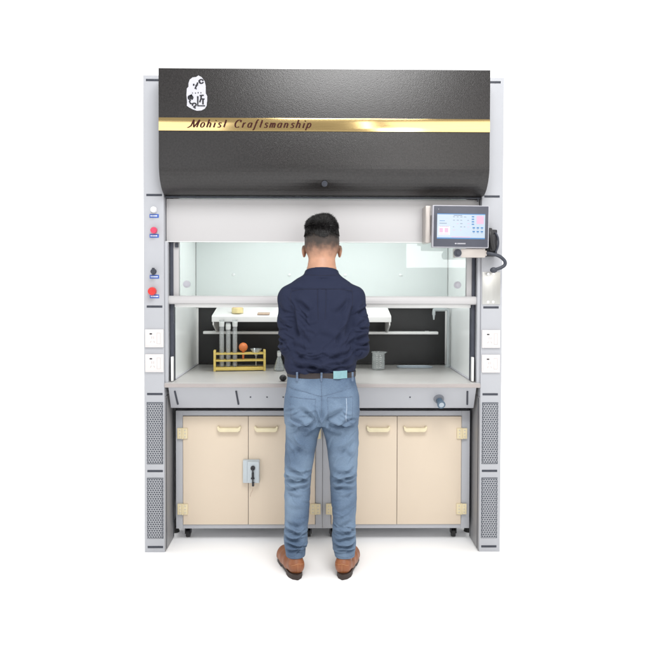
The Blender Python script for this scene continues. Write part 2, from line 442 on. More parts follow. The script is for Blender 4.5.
knob(cl + .001, 1.416, M['slot'], .014, .026, 1.390, lever=True)
knob(cl - .006, 1.318, M['red'], .021, .026, 1.292)
# stainless plate on the right column
pl = MB().box(.794, .885, -.0035, .001, 1.256, 1.419, .0008).build('steel_plate', M['inox'], colR)
for dx in (-.012, .014):
    for z in (1.408, 1.268):
        MB().lathe([(0, .004), (.004, .0038), (.0062, .0015), (.0065, 0)], (0, 0, 0)).build
        b = MB(); b.ball((.836 + dx, -.004, z), .0068, (1, .5, 1)); b.build('plate_screw', M['knobwhite'], pl)

# header panel
hp = MB().box(-.796, .7865, .038, .055, 1.566, 1.7845, .0015).build('header_panel', M['header'], hood)
MB().box(-.80, .79, .034, .0375, 1.5665, 1.570).build('panel_lip', M['white'], hp)

# jamb strips (dark tracks) and inner silver edge
for s, xi in ((-1, -.800), (1, .790)):
    m = MB(); a, b_ = sorted((xi, xi - s * .017)); m.box(a + .0005, b_ - .0005, .010, .045, .845, 1.565, .001)
    m.build('track_edge', M['steel'], hood)
    a, b_ = sorted((xi - s * .017, xi - s * .034)); m = MB(); m.box(a, b_, .055, .10, .858, 1.80)
    m.build('sash_track', M['seal'], hood)
    a, b_ = sorted((xi - s * .026, xi - s * .036)); m = MB(); m.box(a, b_, .030, .054, .862, .985, .001)
    m.build('track_guard', M['white'], hood)

# sash: stiles, glass, handle rail
sash = MB().box(-.742, .733, .072, .077, 1.29, 1.80).build('sash_glass', M['glass'], hood)
for s, x0 in ((-1, -.769), (1, .760)):
    a, b_ = sorted((x0, x0 - s * .030)); MB().box(a, b_, .060, .088, 1.292, 1.80, .001).build('sash_stile', M['header'], sash)
m = MB()
hpz = [(.030, 1.2525), (.024, 1.2585), (.022, 1.272), (.026, 1.287), (.034, 1.2945), (.092, 1.2945), (.092, 1.2525)]
m.prism(hpz, -.788, .780, axis='X', bev=.0015)
m.build('sash_handle', M['header'], sash)
MB().box(-.76, .752, .060, .085, 1.236, 1.252, .001).build('sash_seal', M['white'], sash)
for x in (-.700, .685):
    b = MB(); b.cyl((x, .072, 1.353), (x, .062, 1.353), .0185, n=28); b.cyl((x, .063, 1.353), (x, .058, 1.353), .011, n=20); b.build('glass_grommet', M['casing'], sash)
for s, x in ((-1, -.748), (1, .740)):
    MB().box(x - .008, x + .008, .050, .060, 1.540, 1.562, .001).build('sash_stop', M['slot'], sash)

# interior
IX0, IX1, YB = -.774, .765, .725
def wallbox(name, *a, m_=None, par=hood, bev=0):
    return MB().box(*a, bev).build(name, m_ or M['liner'], par)
ll = wallbox('side_liner', IX0 - .02, IX0, .10, YB, .858, 1.95)
lr = wallbox('side_liner', IX1, IX1 + .02, .10, YB, .858, 1.95)
for s, x in ((1, IX0), (-1, IX1)):
    par = ll if s == 1 else lr
    # corner trim
    a, b_ = sorted((x, x + s * .012))
    MB().box(a, b_, YB - .014, YB - .001, .860, 1.21, .002).build('corner_trim', M['white'], par)
wallbox('back_liner', IX0, IX1, YB + .022, YB + .04, .858, 1.95)
up = wallbox('upper_baffle', IX0 + .003, IX1 - .003, YB - .03, YB - .012, 1.222, 1.90, m_=M['upper'])
for x, z in ((-.545, 1.41), (-.205, 1.41), (.135, 1.41), (.475, 1.41)):
    b = MB(); b.ball((x, YB - .032, z), .010, (1, .5, .8)); b.build('baffle_screw', M['knobwhite'], up)
b = MB(); b.ball((-.455, YB - .032, 1.265), .014, (1, .6, .9)); b.build('baffle_screw', M['knobwhite'], up)
MB().box(-.352, -.292, YB - .044, YB - .029, 1.240, 1.275, .002).build('sensor_block', M['slot'], up)
lb = wallbox('lower_baffle', IX0 + .003, IX1 - .003, YB - .006, YB + .010, .862, 1.207, m_=M['baffle'])
wallbox('baffle_trim', IX0 + .013, IX1 - .013, YB - .020, YB - .001, 1.207, 1.221, m_=M['white'])
MB().box(IX0 - .02, IX1 + .02, .10, YB + .04, 1.952, 1.972).build('inner_ceiling', M['white'], hood)
MB().box(-.62, .62, .19, .37, 1.83, 1.90, .004).build('lamp_housing', M['white'], hood)
# white bar in front of the baffle
m = MB(); m.box(-.716, .692, .612, .650, 1.054, 1.070, .003)
rail = m.build('baffle_rail', M['white'], hood)
for x in (-.66, .0, .64): MB().box(x - .012, x + .012, .645, YB - .004, 1.057, 1.067, .001).build('rail_bracket', M['white'], rail)
# white sloping shelf
sx0, sx1 = -.640, .392
m = MB(); m.prism([(.690, 1.214), (.675, 1.2155), (.475, 1.172), (.468, 1.166), (.468, 1.136), (.476, 1.136), (.480, 1.160), (.690, 1.204)], sx0, sx1, axis='X', bev=.0012)
shelf = m.build('sloping_shelf', M['white'], hood)
for x in (sx0 + .004, sx1 - .012):
    MB().prism([(.474, 1.158), (.474, 1.118), (.60, 1.066), (.690, 1.066), (.690, 1.20)], x, x + .008, axis='X').build('shelf_bracket', M['white'], shelf)

# worktop
wt = MB().box(-.7995, .7895, .000, .80, .834, .858, .003).build('worktop', [M['worktop']], hood)
MB().box(-.7990, .7890, -.004, .006, .8365, .8535, .0015).build('worktop_edge', M['edge'], wt)
# shallow raised rim line along liners
for x0, x1 in ((IX0 + .001, IX0 + .010), (IX1 - .010, IX1 - .001)):
    MB().box(x0, x1, .11, .712, .8585, .8635, .001).build('sealant_line', M['casing'], wt)
# cup sink
m = MB()
ring = []
b = bmesh.new()
n = 40; prof_ = [(1.0, .0005), (1.0, .0055), (.93, .0065), (.88, .004), (.82, -.02), (.0, -.022)]
def sup(t, a, b2, e=.35): 
    c, s_ = math.cos(t), math.sin(t); return a * abs(c) ** e * (1 if c > 0 else -1), b2 * abs(s_) ** e * (1 if s_ > 0 else -1)
rings = []
for rr, z in prof_:
    rings.append([b.verts.new((.548 + sup(2 * PI * q / n, .105, .045)[0] * max(rr, 1e-4), .600 + sup(2 * PI * q / n, .105, .045)[1] * max(rr, 1e-4), .8588 + max(z, .0006))) for q in range(n)])
for i in range(len(rings) - 1):
    for q in range(n): b.faces.new((rings[i][q], rings[i][(q + 1) % n], rings[i + 1][(q + 1) % n], rings[i + 1][q]))
m.add(b); m.build('cup_sink', M['ceramic'], wt)
# tap on the right
m = MB(); m.tube([(.728, .60, 1.204), (.742, .60, 1.203), (.7475, .60, 1.192), (.7475, .60, 1.15), (.7475, .60, .95), (.7475, .60, .862)], .0075)
m.tube([(.728, .60, 1.204), (.66, .60, 1.204)], .0115); m.tube([(.665, .60, 1.206), (.662, .60, 1.186), (.662, .60, 1.172)], .010)
m.cyl((.662, .60, 1.175), (.662, .60, 1.143), .008, .004)
m.cyl((.7475, .60, .8585), (.7475, .60, .872), .016)
m.build('gooseneck_tap', M['chrome'], wt)

# front apron, slants back
ap = MB().prism([(.008, .8335), (.012, .828), (.062, .724), (.066, .719), (.085, .719), (.06, .80), (.05, .8335)], -.782, .772, axis='X', bev=.001).build('front_apron', M['steel'], hood)
# face of apron between (.022,.79) and (.098,.722): simplified plane for fittings
def apron_pt(z): return .012 + (.828 - z) / .104 * .050
def apron_slot(x):
    m = MB(); m.tube([(x - .006, apron_pt(.815) - .001, .815), (x - .0035, apron_pt(.790) - .0015, .790), (x + .002, apron_pt(.740) - .002, .740)], .0045, n=8)
    m.build('apron_slot', M['slot'], ap)
for x in (-.746, -.437, .735): apron_slot(x)
for x in (-.372, -.288, -.206, .44): 
    z = .781; m = MB(); m.ball((x, apron_pt(z), z), .004); m.build('apron_hole', M['slot'], ap)
z = .762; y = apron_pt(z)
m = MB(); m.cyl((.588, y + .01, .778), (.588, y - .010, .770), .029, .026, n=28); fl_ = m.build('outlet_flange', M['flange'], ap)
m = MB(); m.cyl((.590, y - .006, .762), (.592, y - .040, .752), .017, .018, n=28); m.cyl((.592, y - .039, .7523), (.5925, y - .050, .749), .0205, n=28)
o_ = m.build('outlet_spout', M['spout'], ap)
m = MB(); m.cyl((.5925, y - .0502, .7489), (.5926, y - .0515, .7485), .013, n=24); m.build('spout_bore', M['ceramic'], o_)
# rear carcass
MB().box(-.797, .787, .113, .80, .792, .8335).build('worktop_support', M['seal'], hood)
for s, xi in ((-1, -.800), (1, .790)):
    a, b_ = sorted((xi + s * .02, xi + s * .0))
    MB().box(a, b_, .2005, .86, .085, 2.30).build('side_panel', M['steel'], hood)
    m = MB(); x = xi - s * .012
    m.box(min(x, xi + s * .02), max(x, xi + s * .02), .24, .30, .060, .0845, .003); m.cyl(((a + b_) / 2, .27, .03), ((a + b_) / 2, .27, .062), .012); m.cyl(((a + b_) / 2, .27, 0), ((a + b_) / 2, .27, .03), .026, .018)
    m.build('levelling_foot', M['rubber'], hood)
    m = MB(); m.cyl(((a + b_) / 2, .82, .0), ((a + b_) / 2, .82, .0845), .02); m.build('levelling_foot', M['rubber'], hood)
    # column's inner face below the worktop: same metal, shade put into the colour
    a2, b2 = sorted((xi, xi - s * .0035))
    sk = MB().box(a2, b2, .004, .196, .004, .785, .0008).build('inner_shade_skin', M['steel_shaded'], colL if s < 0 else colR)
    m = MB()
    for yy in (.022, .178):
        m.box(min(xi - s * .0034, xi - s * .0052), max(xi - s * .0034, xi - s * .0052), yy - .003, yy + .003, .01, .78)
    m.build('skin_rib', M['slot'], colL if s < 0 else colR)
MB().box(-.80, .79, .8605, .875, .70, 2.30).build('rear_panel', M['steel'], hood)
MB().box(-.797, .787, .052, .86, 2.302, 2.312).build('roof_panel', M['steel'], hood)

# display on its arm
dx0, dx1, dz0, dz1 = .524, .801, 1.534, 1.741
Rt = Matrix.Rotation(math.radians(.6), 3, 'Y')
dc = ((dx0 + dx1) / 2, -.10, (dz0 + dz1) / 2)
d = MB().box(dx0, dx1, -.100, -.062, dz0, dz1, .006, rot=(dc, Rt)).build('control_display', M['casing'], hood)
MB().box(dx0 + .006, dx1 - .006, -.1035, -.098, dz0 + .005, dz1 - .005, .002, rot=(dc, Rt)).build('bezel', M['bezel'], d)
sx0_, sx1_, sz0_, sz1_ = .546, .779, 1.577, 1.699
scn = [M['screen'], M['ui_blue'], M['ui_pink'], M['ui_dark'], M['ui_white']]
m = MB()
rt = (dc, Rt)
m.box(sx0_, sx1_, -.1045, -.1030, sz0_, sz1_, 0, rt, 0)
def ui(u0, u1, v0, v1, mi, e=0): m.box(sx0_ + (sx1_ - sx0_) * u0, sx0_ + (sx1_ - sx0_) * u1, -.1050 - e, -.1045 - e * .9, sz0_ + (sz1_ - sz0_) * v0, sz0_ + (sz1_ - sz0_) * v1, 0, rt, mi)
ui(0, 1, .965, 1, 1); ui(0, 1, 0, .05, 1); ui(.03, .27, .14, .50, 4); ui(.05, .25, .48, .50, 2); ui(.05, .25, .17, .19, 2)
ui(.82, .97, .60, .92, 2); ui(.05, .12, .25, .42, 2, .0004); ui(.16, .23, .25, .42, 2, .0004)
q = random.Random(3)
for r_ in range(5):
    for c_ in range(5):
        if q.random() < .75:
            u = .33 + c_ * .075; v = .86 - r_ * .13
            ui(u, u + q.uniform(.02, .05), v, v + .018, 3 if q.random() < .6 else 2, .0002)
for v in (.86, .76, .66, .56): ui(.72, .77, v, v + .05, 1, .0002)
for r_ in range(2):
    for c_ in range(3):
        u = .74 + c_ * .085; v = .42 - r_ * .15; ui(u, u + .05, v, v + .055, 1, .0002); ui(u + .01, u + .04, v - .03, v - .018, 3, .0002)
ui(.30, .70, .06, .09, 2, .0002); ui(.34, .52, .92, .94, 3, .0002); ui(.05, .2, .6, .62, 3, .0002); ui(.05, .16, .7, .72, 1, .0002)
m.build('screen', scn, d, smooth=False)
m = MB(); xx = .634; q = random.Random(5)
m.ball((.637, -.1045, 1.5545), .004, (1.3, .3, .8)); xx = .645
while xx < .686: w = q.uniform(.003, .005); m.box(xx, xx + w, -.1048, -.103, 1.5515, 1.5575); xx += w + .0015
m.box(.552, .554, -.1045, -.103, 1.719, 1.723)
m.build('bezel_print', M['casing'], d)
MB().box(.497, .523, -.060, .037, 1.560, 1.742, .004).build('arm_cover', M['bracket'], hood)
MB().box(.53, .78, -.0615, .037, 1.60, 1.70, .004).build('display_mount', M['bracket'], hood)
arm = MB().box(.638, .790, -.075, -.030, 1.488, 1.532, .004).build('display_arm', M['bracket'], hood)
m = MB(); m.cyl((.652, -.074, 1.510), (.652, -.086, 1.510), .0185, n=28); m.cyl((.652, -.086, 1.510), (.652, -.090, 1.510), .009, n=20); m.build('arm_pivot', M['slot'], arm)
MB().box(.640, .670, -.078, -.074, 1.489, 1.531, .001).build('arm_cap', M['casing'], arm)
MB().box(.770, .800, -.066, .002, 1.497, 1.523, .003).build('arm_stub', M['bracket'], hood)
# black handset cradle with curly cable
hs = MB(); hs.box(.806, .856, -.050, -.001, 1.495, 1.628, .008)
hs.box(.812, .848, -.064, -.046, 1.520, 1.605, .010)
hso = hs.build('handset_cradle', M['black'], hood)
m = MB(); m.tube([(.815, -.062, 1.628), (.812, -.078, 1.60), (.818, -.080, 1.56), (.828, -.074, 1.53)], .011, n=14); m.build('handset', M['rubber'], hso)
m = MB(); m.tube([(.842, -.060, 1.612), (.853, -.066, 1.585), (.854, -.066, 1.545), (.842, -.060, 1.512)], .005, n=10); m.build('handset_strap', M['slot'], hso)
m = MB()
m.tube([(.800, -.062, 1.512), (.830, -.070, 1.505), (.862, -.072, 1.494), (.886, -.072, 1.472), (.886, -.072, 1.452), (.866, -.072, 1.438), (.836, -.072, 1.428)], .0085, n=14)
m.ball((.832, -.072, 1.427), .0155, (1.2, .9, .9))
m.build('gooseneck_cable', M['slot'], hso)

# ------------------------------------------------------------------ base cabinets
def cabinet(x0, x1, lab, mirror, lockx):
    X = (x0 + x1) / 2
    t = thing('base_cabinet', lab, 'cabinet', (X, .40, 0), 'cream base cabinets under the hood')
    sw = .036
    m = MB(); m.box(x0, x1, .150, .66, .0665, .690, .0015)
    car = m.build('carcass', M['steel'], t)
    m = MB()
    ix0, ix1 = x0 + sw, x1 - sw
    if mirror: ix0, ix1 = x0 + .044, x1 - .044
    # frame members in front
    m.box(x0, ix0, .140, .1505, .0665, .690, .001); m.box(ix1, x1, .140, .1505, .0665, .690, .001)
    m.box(ix0 + .0002, ix1 - .0002, .1402, .1505, .0665, .0875, .001); m.box(ix0 + .0002, ix1 - .0002, .1402, .1505, .664, .690, .001)
    m.build('front_frame', M['steel'], t)
    mid = -.394 if not mirror else .388
    g = .0022
    for i, (a, b_) in enumerate(((ix0 + g, mid - g * .6), (mid + g * .6, ix1 - g))):
        dr = MB().box(a, b_, .134, .1495, .0895, .6615, .0015).build('cabinet_door', M['door'], t)
        hx = (-.493, -.299, .287, .481)[i + (2 if mirror else 0)]
        hd = MB()
        # arched pull: long bar with rounded ends standing off the door
        w_ = .0625
        b = bmesh.new()
        hd.prism([(hx - w_, .611), (hx - w_ + .004, .592), (hx - w_ + .014, .583), (hx + w_ - .014, .583), (hx + w_ - .004, .592), (hx + w_, .611), (hx + w_ - .008, .613), (hx + w_ - .014, .604), (hx - w_ + .014, .604), (hx - w_ + .008, .613)], .112, .1335, bev=.003)
        hd.build('handle', M['handle'], dr)
        he = a - g if i == 0 else b_ + g
        for z in (.572, .172):
            m = MB(); m.box(he - .0265, he - .0035, .127, .1395, z - .028, z + .028, .002); m.box(he + .0035, he + .0275, .127, .1338, z - .028, z + .028, .002)
            m.cyl((he, .130, z - .029), (he, .130, z + .029), .0045, n=14)
            for dz in (-.017, 0, .017):
                for dxx in (-.013, .014): m.ball((he + dxx, .1268, z + dz), .0027, (1, .4, 1), 1, 8)
            h_ = m.build('hinge', [M['hinge'], M['casing']], dr)
    for x in (x0 + .052, x1 - .072):
        for y in (.20, .60):
            cs = MB(); cs.box(x - .018, x + .018, y - .020, y + .020, .058, .0663, .001); cs.box(x - .016, x - .012, y - .016, y + .012, .020, .060, .001); cs.box(x + .012, x + .016, y - .016, y + .012, .020, .060, .001)
            cso = cs.build('caster', M['black'], t)
            w = MB(); w.cyl((x - .010, y, .0215), (x + .010, y, .0215), .0215, n=24); w.build('caster_wheel', M['rubber'], cso)
    return t
cL = cabinet(-.774, -.0050, 'cream two-door base cabinet with a pale grey-blue key lock box and hanging key', False, None)
cR = cabinet(-.0030, .7725, 'plain cream two-door base cabinet without a lock, under the round blue-grey spout', True, None)
# key lock on the left cabinet
lk = MB(); lk.box(-.420, -.3335, .112, .1335, .316, .436, .003); lk.box(-.3945, -.3350, .098, .1125, .320, .432, .003)
lko = lk.build('door_lock', M['lock'], cL)
m = MB(); m.cyl((-.366, .098, .400), (-.366, .090, .400), .012, n=20); m.box(-.372, -.360, .088, .0975, .350, .378, .003); m.box(-.376, -.357, .0885, .0975, .342, .350, .002); m.box(-.369, -.364, .084, .098, .33, .402, .002)
m.ball((-.366, .093, .395), .007)
m.box(-.3705, -.3585, .085, .0975, .306, .328, .003)
m.build('key_fitting', M['black'], lko)
m = MB(); m.tube([(-.364, .088, .308), (-.368, .09, .285), (-.376, .094, .268), (-.380, .1, .25)], .0014, n=6); m.build('key_string', M['card'], lko)

# ------------------------------------------------------------------ things on the worktop
Z0 = .8583
def on(name, loc, rz=0): return loc
# rack
rk = thing('test_tube_rack', 'yellow wooden rack with two rails holding glass cylinders and a funnel', 'test tube rack', (-.478, .455, Z0))
rz = math.radians(6)
def rotp(o): o.rotation_euler = (0, 0, rz)
rk.rotation_euler = (0, 0, rz)
def rpart(m, name, mt): # built in local coords
    o = m.build(name, mt, None); o.parent = rk; return o
rpart(MB().box(-.147, .147, -.030, .030, 0.004, .022, .002), 'base_board', M['wood'])
for x in (-.147, .135):
    rpart(MB().box(x, x + .013, -.032, .032, 0, .118, .002), 'end_post', M['wood'])
def board(z, w, th):
    m = MB()
    # rail board pierced by open rings: front and back lath joined by short spacers
    m.box(-.1335, .1345, -.030, -.019, z, z + th, .0015); m.box(-.1335, .1345, .019, .030, z, z + th, .0015)
    for x in (-.1335, -.062, -.025, .010, .068, .110): m.box(x, x + .008, -.0192, .0192, z + .001, z + th - .001)
    return rpart(m, 'rail_board', M['wood'])
board(.055, 0, .009); board(.094, 0, .009)
def loc_in_rack(x, y=0):
    c, s = math.cos(rz), math.sin(rz); return (-.478 + x * c - y * s, .455 + x * s + y * c)
GL = 'glass cylinders in the yellow rack'
for k, (x, h, lab) in enumerate(((-.1015, .266, 'tall glass cylinder nearest the left end post of the rack'), (-.0650, .250, 'shortest glass cylinder, standing between the two others in the rack'), (-.0270, .266, 'tall glass cylinder beside the orange rubber bulb'))):
    X, Y = loc_in_rack(x); r = .0135
    t = thing('glass_cylinder', lab, 'cylinder', (X, Y, Z0 + .0225), GL)
    g = MB().lathe([(0, .001), (r, .001), (r, h), (r + .0015, h + .002), (r - .001, h + .002), (r - .0015, .004), (0, .004)], (X, Y, Z0 + .0225), n=24); g.build('cylinder_wall', M['labglass'], t)
    g = MB().lathe([(r * .6, h - .038), (r + .0008, h - .036), (r + .0018, h - .010), (r * .8, h - .006)], (X, Y, Z0 + .0225), n=24); g.build('frosted_collar', M['stopper'], t)
X, Y = loc_in_rack(.020)
t = thing('pipette_bulb', 'round orange rubber bulb resting in the rack', 'rubber bulb', (X, Y, Z0 + .098))
MB().ball((X, Y, Z0 + .134), .0255, n=28).build('bulb', M['orange'], t)
MB().cyl((X, Y, Z0 + .112), (X, Y, Z0 + .066), .0075, .0055).build('neck', M['orange'], t)
X, Y = loc_in_rack(.093)
t = MB().lathe([(.0335, .124), (.0345, .124), (.006, .086), (.0045, .082), (.0038, .026), (.0030, .026), (.0037, .082), (.0335, .1225)], (X, Y, Z0), n=32).build('glass_funnel', M['labglass2'], None, origin=(X, Y, Z0))
tag(t, 'small clear glass funnel hanging in the right half of the rack', 'funnel')
# conical flask
X, Y = -.252, .45
t = thing('conical_flask', 'small clear conical flask standing beside the man\'s left elbow', 'flask', (X, Y, Z0))
MB().lathe([(0, .001), (.030, .001), (.033, .006), (.032, .014), (.013, .072), (.0105, .080), (.0105, .108), (.0135, .112), (.0125, .113), (.0095, .109), (.0095, .08), (.0305, .014), (.030, .004), (0, .004)], (X, Y, Z0), n=32).build('flask_wall', M['labglass2'], t)
MB().lathe([(.0107, .082), (.0112, .084), (.0112, .104), (.0107, .106)], (X, Y, Z0), n=24).build('frosted_neck', M['stopper'], t)
MB().lathe([(0, .0045), (.0295, .0045), (.0285, .016), (0, .0162)], (X, Y, Z0), n=32).build('liquid', M['labglass2'], t)
# beaker
X, Y = .322, .50
t = thing('glass_beaker', 'clear graduated glass beaker with a pouring lip, right of the man', 'beaker', (X, Y, Z0))
b = MB().lathe([(0, .001), (.034, .001), (.038, .006), (.038, .094), (.0425, .101), (.0435, .102), (.042, .103), (.0365, .094), (.0365, .007), (0, .0045)], (X, Y, Z0), n=40)
for v in b.bm.verts:
    if v.co.z > Z0 + .096 and v.co.x > X + .034: v.co.x += .010
b.build('beaker_wall', M['labglass2'], t)
g = MB()
for j in range(7):
    z = Z0 + .018 + j * .011
    for a0, a1 in ((-1.95, -1.8), (-1.45, -1.15 if j % 2 else -1.3)):
        n = 6; bb = bmesh.new()
        A = [bb.verts.new((X + .0384 * math.cos(a0 + (a1 - a0) * q / n), Y + .0384 * math.sin(a0 + (a1 - a0) * q / n), z)) for q in range(n + 1)]
        B = [bb.verts.new((v.co.x, v.co.y, z + .0022)) for v in A]
        for q in range(n): bb.faces.new((A[q], A[q + 1], B[q + 1], B[q]))
        g.add(bb)
g.build('graduation_mark', M['white'], t)
MB().lathe([(.0384, .060), (.0386, .061), (.0386, .066), (.0384, .067)], (X, Y, Z0), n=40).build('printed_band', M['labglass2'], t)
# black rubber bulb at the front edge
X, Y = -.2085, .060
t = MB().ball((X, Y, Z0 + .0165), .0185, (1, 1, .9)).cyl((X, Y + .010, Z0 + .014), (X + .003, Y + .035, Z0 + .012), .006, .004)
tag(t.build('rubber_knob', M['rubber'], origin=(X, Y, Z0)), 'small round black rubber bulb at the worktop edge beside the belt', 'rubber bulb')
# jar and card on the white shelf
def shelf_z(y): return 1.172 + (y - .475) / .2 * .0435
X, Y = -.500, .53
t = thing('sample_jar', 'small yellow jar with brown lid on the white sloping shelf', 'jar', (X, Y, shelf_z(Y)))
MB().lathe([(0, 0), (.031, .0), (.034, .004), (.034, .030), (.029, .034), (0, .034)], (X, Y, shelf_z(Y) - .001), n=28).build('jar_body', M['jar'], t)
MB().lathe([(0, .030), (.029, .030), (.029, .042), (.026, .044), (0, .044)], (X, Y, shelf_z(Y)), n=28).build('jar_lid', M['jarcap'], t)
X, Y = -.345, .50
t = MB().box(X - .035, X + .035, Y - .020, Y + .020, shelf_z(Y) + .002, shelf_z(Y) + .008, .001, rot=((X, Y, shelf_z(Y)), Matrix.Rotation(math.atan(.2175), 3, 'X')))
tag(t.build('brown_card', M['card'], origin=(X, Y, shelf_z(Y))), 'small flat brown block lying on the white shelf next to the jar', 'block')
#PERSON#
# ------------------------------------------------------------------ person
# implicit surfaces sampled on a grid and meshed as one skin
class Field:
    def __init__(s, lo, hi, h):
        s.lo = np.array(lo, float); s.h = h
        s.n = np.ceil((np.array(hi) - s.lo) / h).astype(int) + 1
        s.F = np.full(s.n, .2, np.float32)
    def _sl(s, lo, hi):
        a = np.clip(np.floor((np.array(lo) - s.lo) / s.h).astype(int), 0, s.n - 1); b = np.clip(np.ceil((np.array(hi) - s.lo) / s.h).astype(int) + 1, 1, s.n)
        return tuple(slice(i, j) for i, j in zip(a, b)), a, b
    def put(s, lo, hi, fn, k=.02, op='union', pad=.05):
        sl, a, b = s._sl(np.array(lo) - pad, np.array(hi) + pad)
        if min(b - a) <= 0: return
        g = [s.lo[i] + s.h * np.arange(a[i], b[i]) for i in range(3)]
        X, Y, Z = np.meshgrid(*g, indexing='ij', sparse=True)
        d = fn(X, Y, Z).astype(np.float32); F = s.F[sl]
        if op == 'sub':
            hh = np.clip(.5 - .5 * (F + d) / k, 0, 1); s.F[sl] = F * (1 - hh) + (-d) * hh + k * hh * (1 - hh)
        elif op == 'inter': s.F[sl] = np.maximum(F, d)
        else:
            hh = np.clip(.5 + .5 * (F - d) / k, 0, 1); s.F[sl] = F * (1 - hh) + d * hh - k * hh * (1 - hh)
    def cone(s, a, b, r1, r2, k=.02, flat=None):
        a = np.array(a, float); b = np.array(b, float); ba = b - a; L2 = ba @ ba; R = max(r1, r2)
        def fn(X, Y, Z):
            px, py, pz = X - a[0], Y - a[1], Z - a[2]
            t = np.clip((px * ba[0] + py * ba[1] + pz * ba[2]) / L2, 0, 1)
            return np.sqrt((px - t * ba[0]) ** 2 + (py - t * ba[1]) ** 2 + (pz - t * ba[2]) ** 2) - (r1 + (r2 - r1) * t)
        s.put(np.minimum(a, b) - R, np.maximum(a, b) + R, fn, k)
    def chain(s, P, R, k=.02):
        for i in range(len(P) - 1): s.cone(P[i], P[i + 1], R[i], R[i + 1], k)
    def ell(s, c, r, k=.02, rot=None, op='union'):
        c = np.array(c, float); r = np.array(r, float)
        Rm = np.array(rot) if rot is not None else np.eye(3)
        def fn(X, Y, Z):
            p = [X - c[0], Y - c[1], Z - c[2]]
            q = [Rm[i, 0] * p[0] + Rm[i, 1] * p[1] + Rm[i, 2] * p[2] for i in range(3)]
            k0 = np.sqrt((q[0] / r[0]) ** 2 + (q[1] / r[1]) ** 2 + (q[2] / r[2]) ** 2) + 1e-6
            k1 = np.sqrt((q[0] / r[0] ** 2) ** 2 + (q[1] / r[1] ** 2) ** 2 + (q[2] / r[2] ** 2) ** 2) + 1e-6
            return k0 * (k0 - 1) / k1
        m = max(r); s.put(c - m, c + m, fn, k, op)
    def column(s, tab, k=.02, ex=2.3, cap=.0):
        """tab rows: z, cx, cy, a (half width), b (half depth)"""
        T = np.array(tab, float); T = T[np.argsort(T[:, 0])]
        z0, z1 = T[0, 0], T[-1, 0]
        zz = np.linspace(z0, z1, 200)
        cols = []
        for j in range(1, 5):
            v = np.interp(zz, T[:, 0], T[:, j]); ker = np.ones(9) / 9; vp = np.pad(v, 4, mode='edge'); cols.append(np.convolve(vp, ker, 'valid'))
        def fn(X, Y, Z):
            cx, cy, a, b = [np.interp(Z, zz, c) for c in cols]
            q = (np.abs((X - cx) / a) ** ex + np.abs((Y - cy) / b) ** ex) ** (1 / ex)
            d = (q - 1) * np.minimum(a, b)
            return np.maximum(d, np.maximum(z0 - Z, Z - z1))
        A = T[:, 3].max(); B = T[:, 4].max()
        s.put((T[:, 1].min() - A, T[:, 2].min() - B, z0), (T[:, 1].max() + A, T[:, 2].max() + B, z1), fn, k)
    def mesh(s):
        F = s.F; n = s.n; ins = F < 0
        c = [F[i:n[0] - 1 + i, j:n[1] - 1 + j, k:n[2] - 1 + k] for i in (0, 1) for j in (0, 1) for k in (0, 1)]
        cnt = sum((q < 0).astype(np.int8) for q in c)
        act = (cnt > 0) & (cnt < 8); idx = -np.ones(act.shape, int); A = np.argwhere(act); idx[act] = np.arange(len(A))
        cv = np.stack([q[act] for q in c], 1); off = np.array([(i, j, k) for i in (0, 1) for j in (0, 1) for k in (0, 1)], float)
        acc = np.zeros((len(A), 3)); w = np.zeros(len(A))
        for a in range(8):
            for b in range(a + 1, 8):
                if np.abs(off[a] - off[b]).sum() != 1: continue
                m = (cv[:, a] < 0) != (cv[:, b] < 0)
                t = cv[m, a] / (cv[m, a] - cv[m, b])
                acc[m] += off[a] + (off[b] - off[a]) * t[:, None]; w[m] += 1
        V = s.lo + s.h * (A + acc / w[:, None])
        faces = []
        for ax in range(3):
            u, v = [(1, 2), (2, 0), (0, 1)][ax]
            sl0 = [slice(1, n[i] - 1) for i in range(3)]; sl1 = list(sl0)
            sl0[ax] = slice(0, n[ax] - 1); sl1[ax] = slice(1, n[ax])
            a = ins[tuple(sl0)]; b = ins[tuple(sl1)]
            for flip in (0, 1):
                m = (a & ~b) if not flip else (~a & b)
                P = np.argwhere(m); 
                base = P.copy()
                for i in range(3):
                    if i != ax: base[:, i] += 1
                def g(du, dv):
                    q = base.copy(); q[:, u] -= du; q[:, v] -= dv; return idx[q[:, 0], q[:, 1], q[:, 2]]
                Q = np.stack([g(1, 1), g(0, 1), g(0, 0), g(1, 0)], 1)
                faces.append(Q if not flip else Q[:, ::-1])
        return V, np.concatenate(faces)

def smooth_noise(P, scale, seed):
    r = np.random.RandomState(seed); out = np.zeros(len(P))
    for _ in range(9):
        w = r.normal(size=3); w = w / np.linalg.norm(w) * scale * r.uniform(.5, 1.6)
        out += np.sin(P @ w + r.uniform(0, 6.28) + 1.3 * np.sin(P @ (w[[1, 2, 0]] * .5)))
    return out / 3.

def crumple(zones, seed):
    """zones: (x0,x1,z0,z1,count,amp,width,angle,spread,length)"""
    q = random.Random(seed); L = []
    for x0, x1, z0, z1, n, amp, wd, ang, sp, ln in zones:
        for _ in range(n):
            x, z = q.uniform(x0, x1), q.uniform(z0, z1); a = math.radians(ang + q.uniform(-sp, sp)); l = ln * q.uniform(.6, 1.3)
            L.append((x - math.cos(a) * l / 2, z - math.sin(a) * l / 2, x + math.cos(a) * l / 2, z + math.sin(a) * l / 2, amp * q.uniform(.5, 1.2), wd * q.uniform(.8, 1.3), q.uniform(-.006, .006)))
    return L

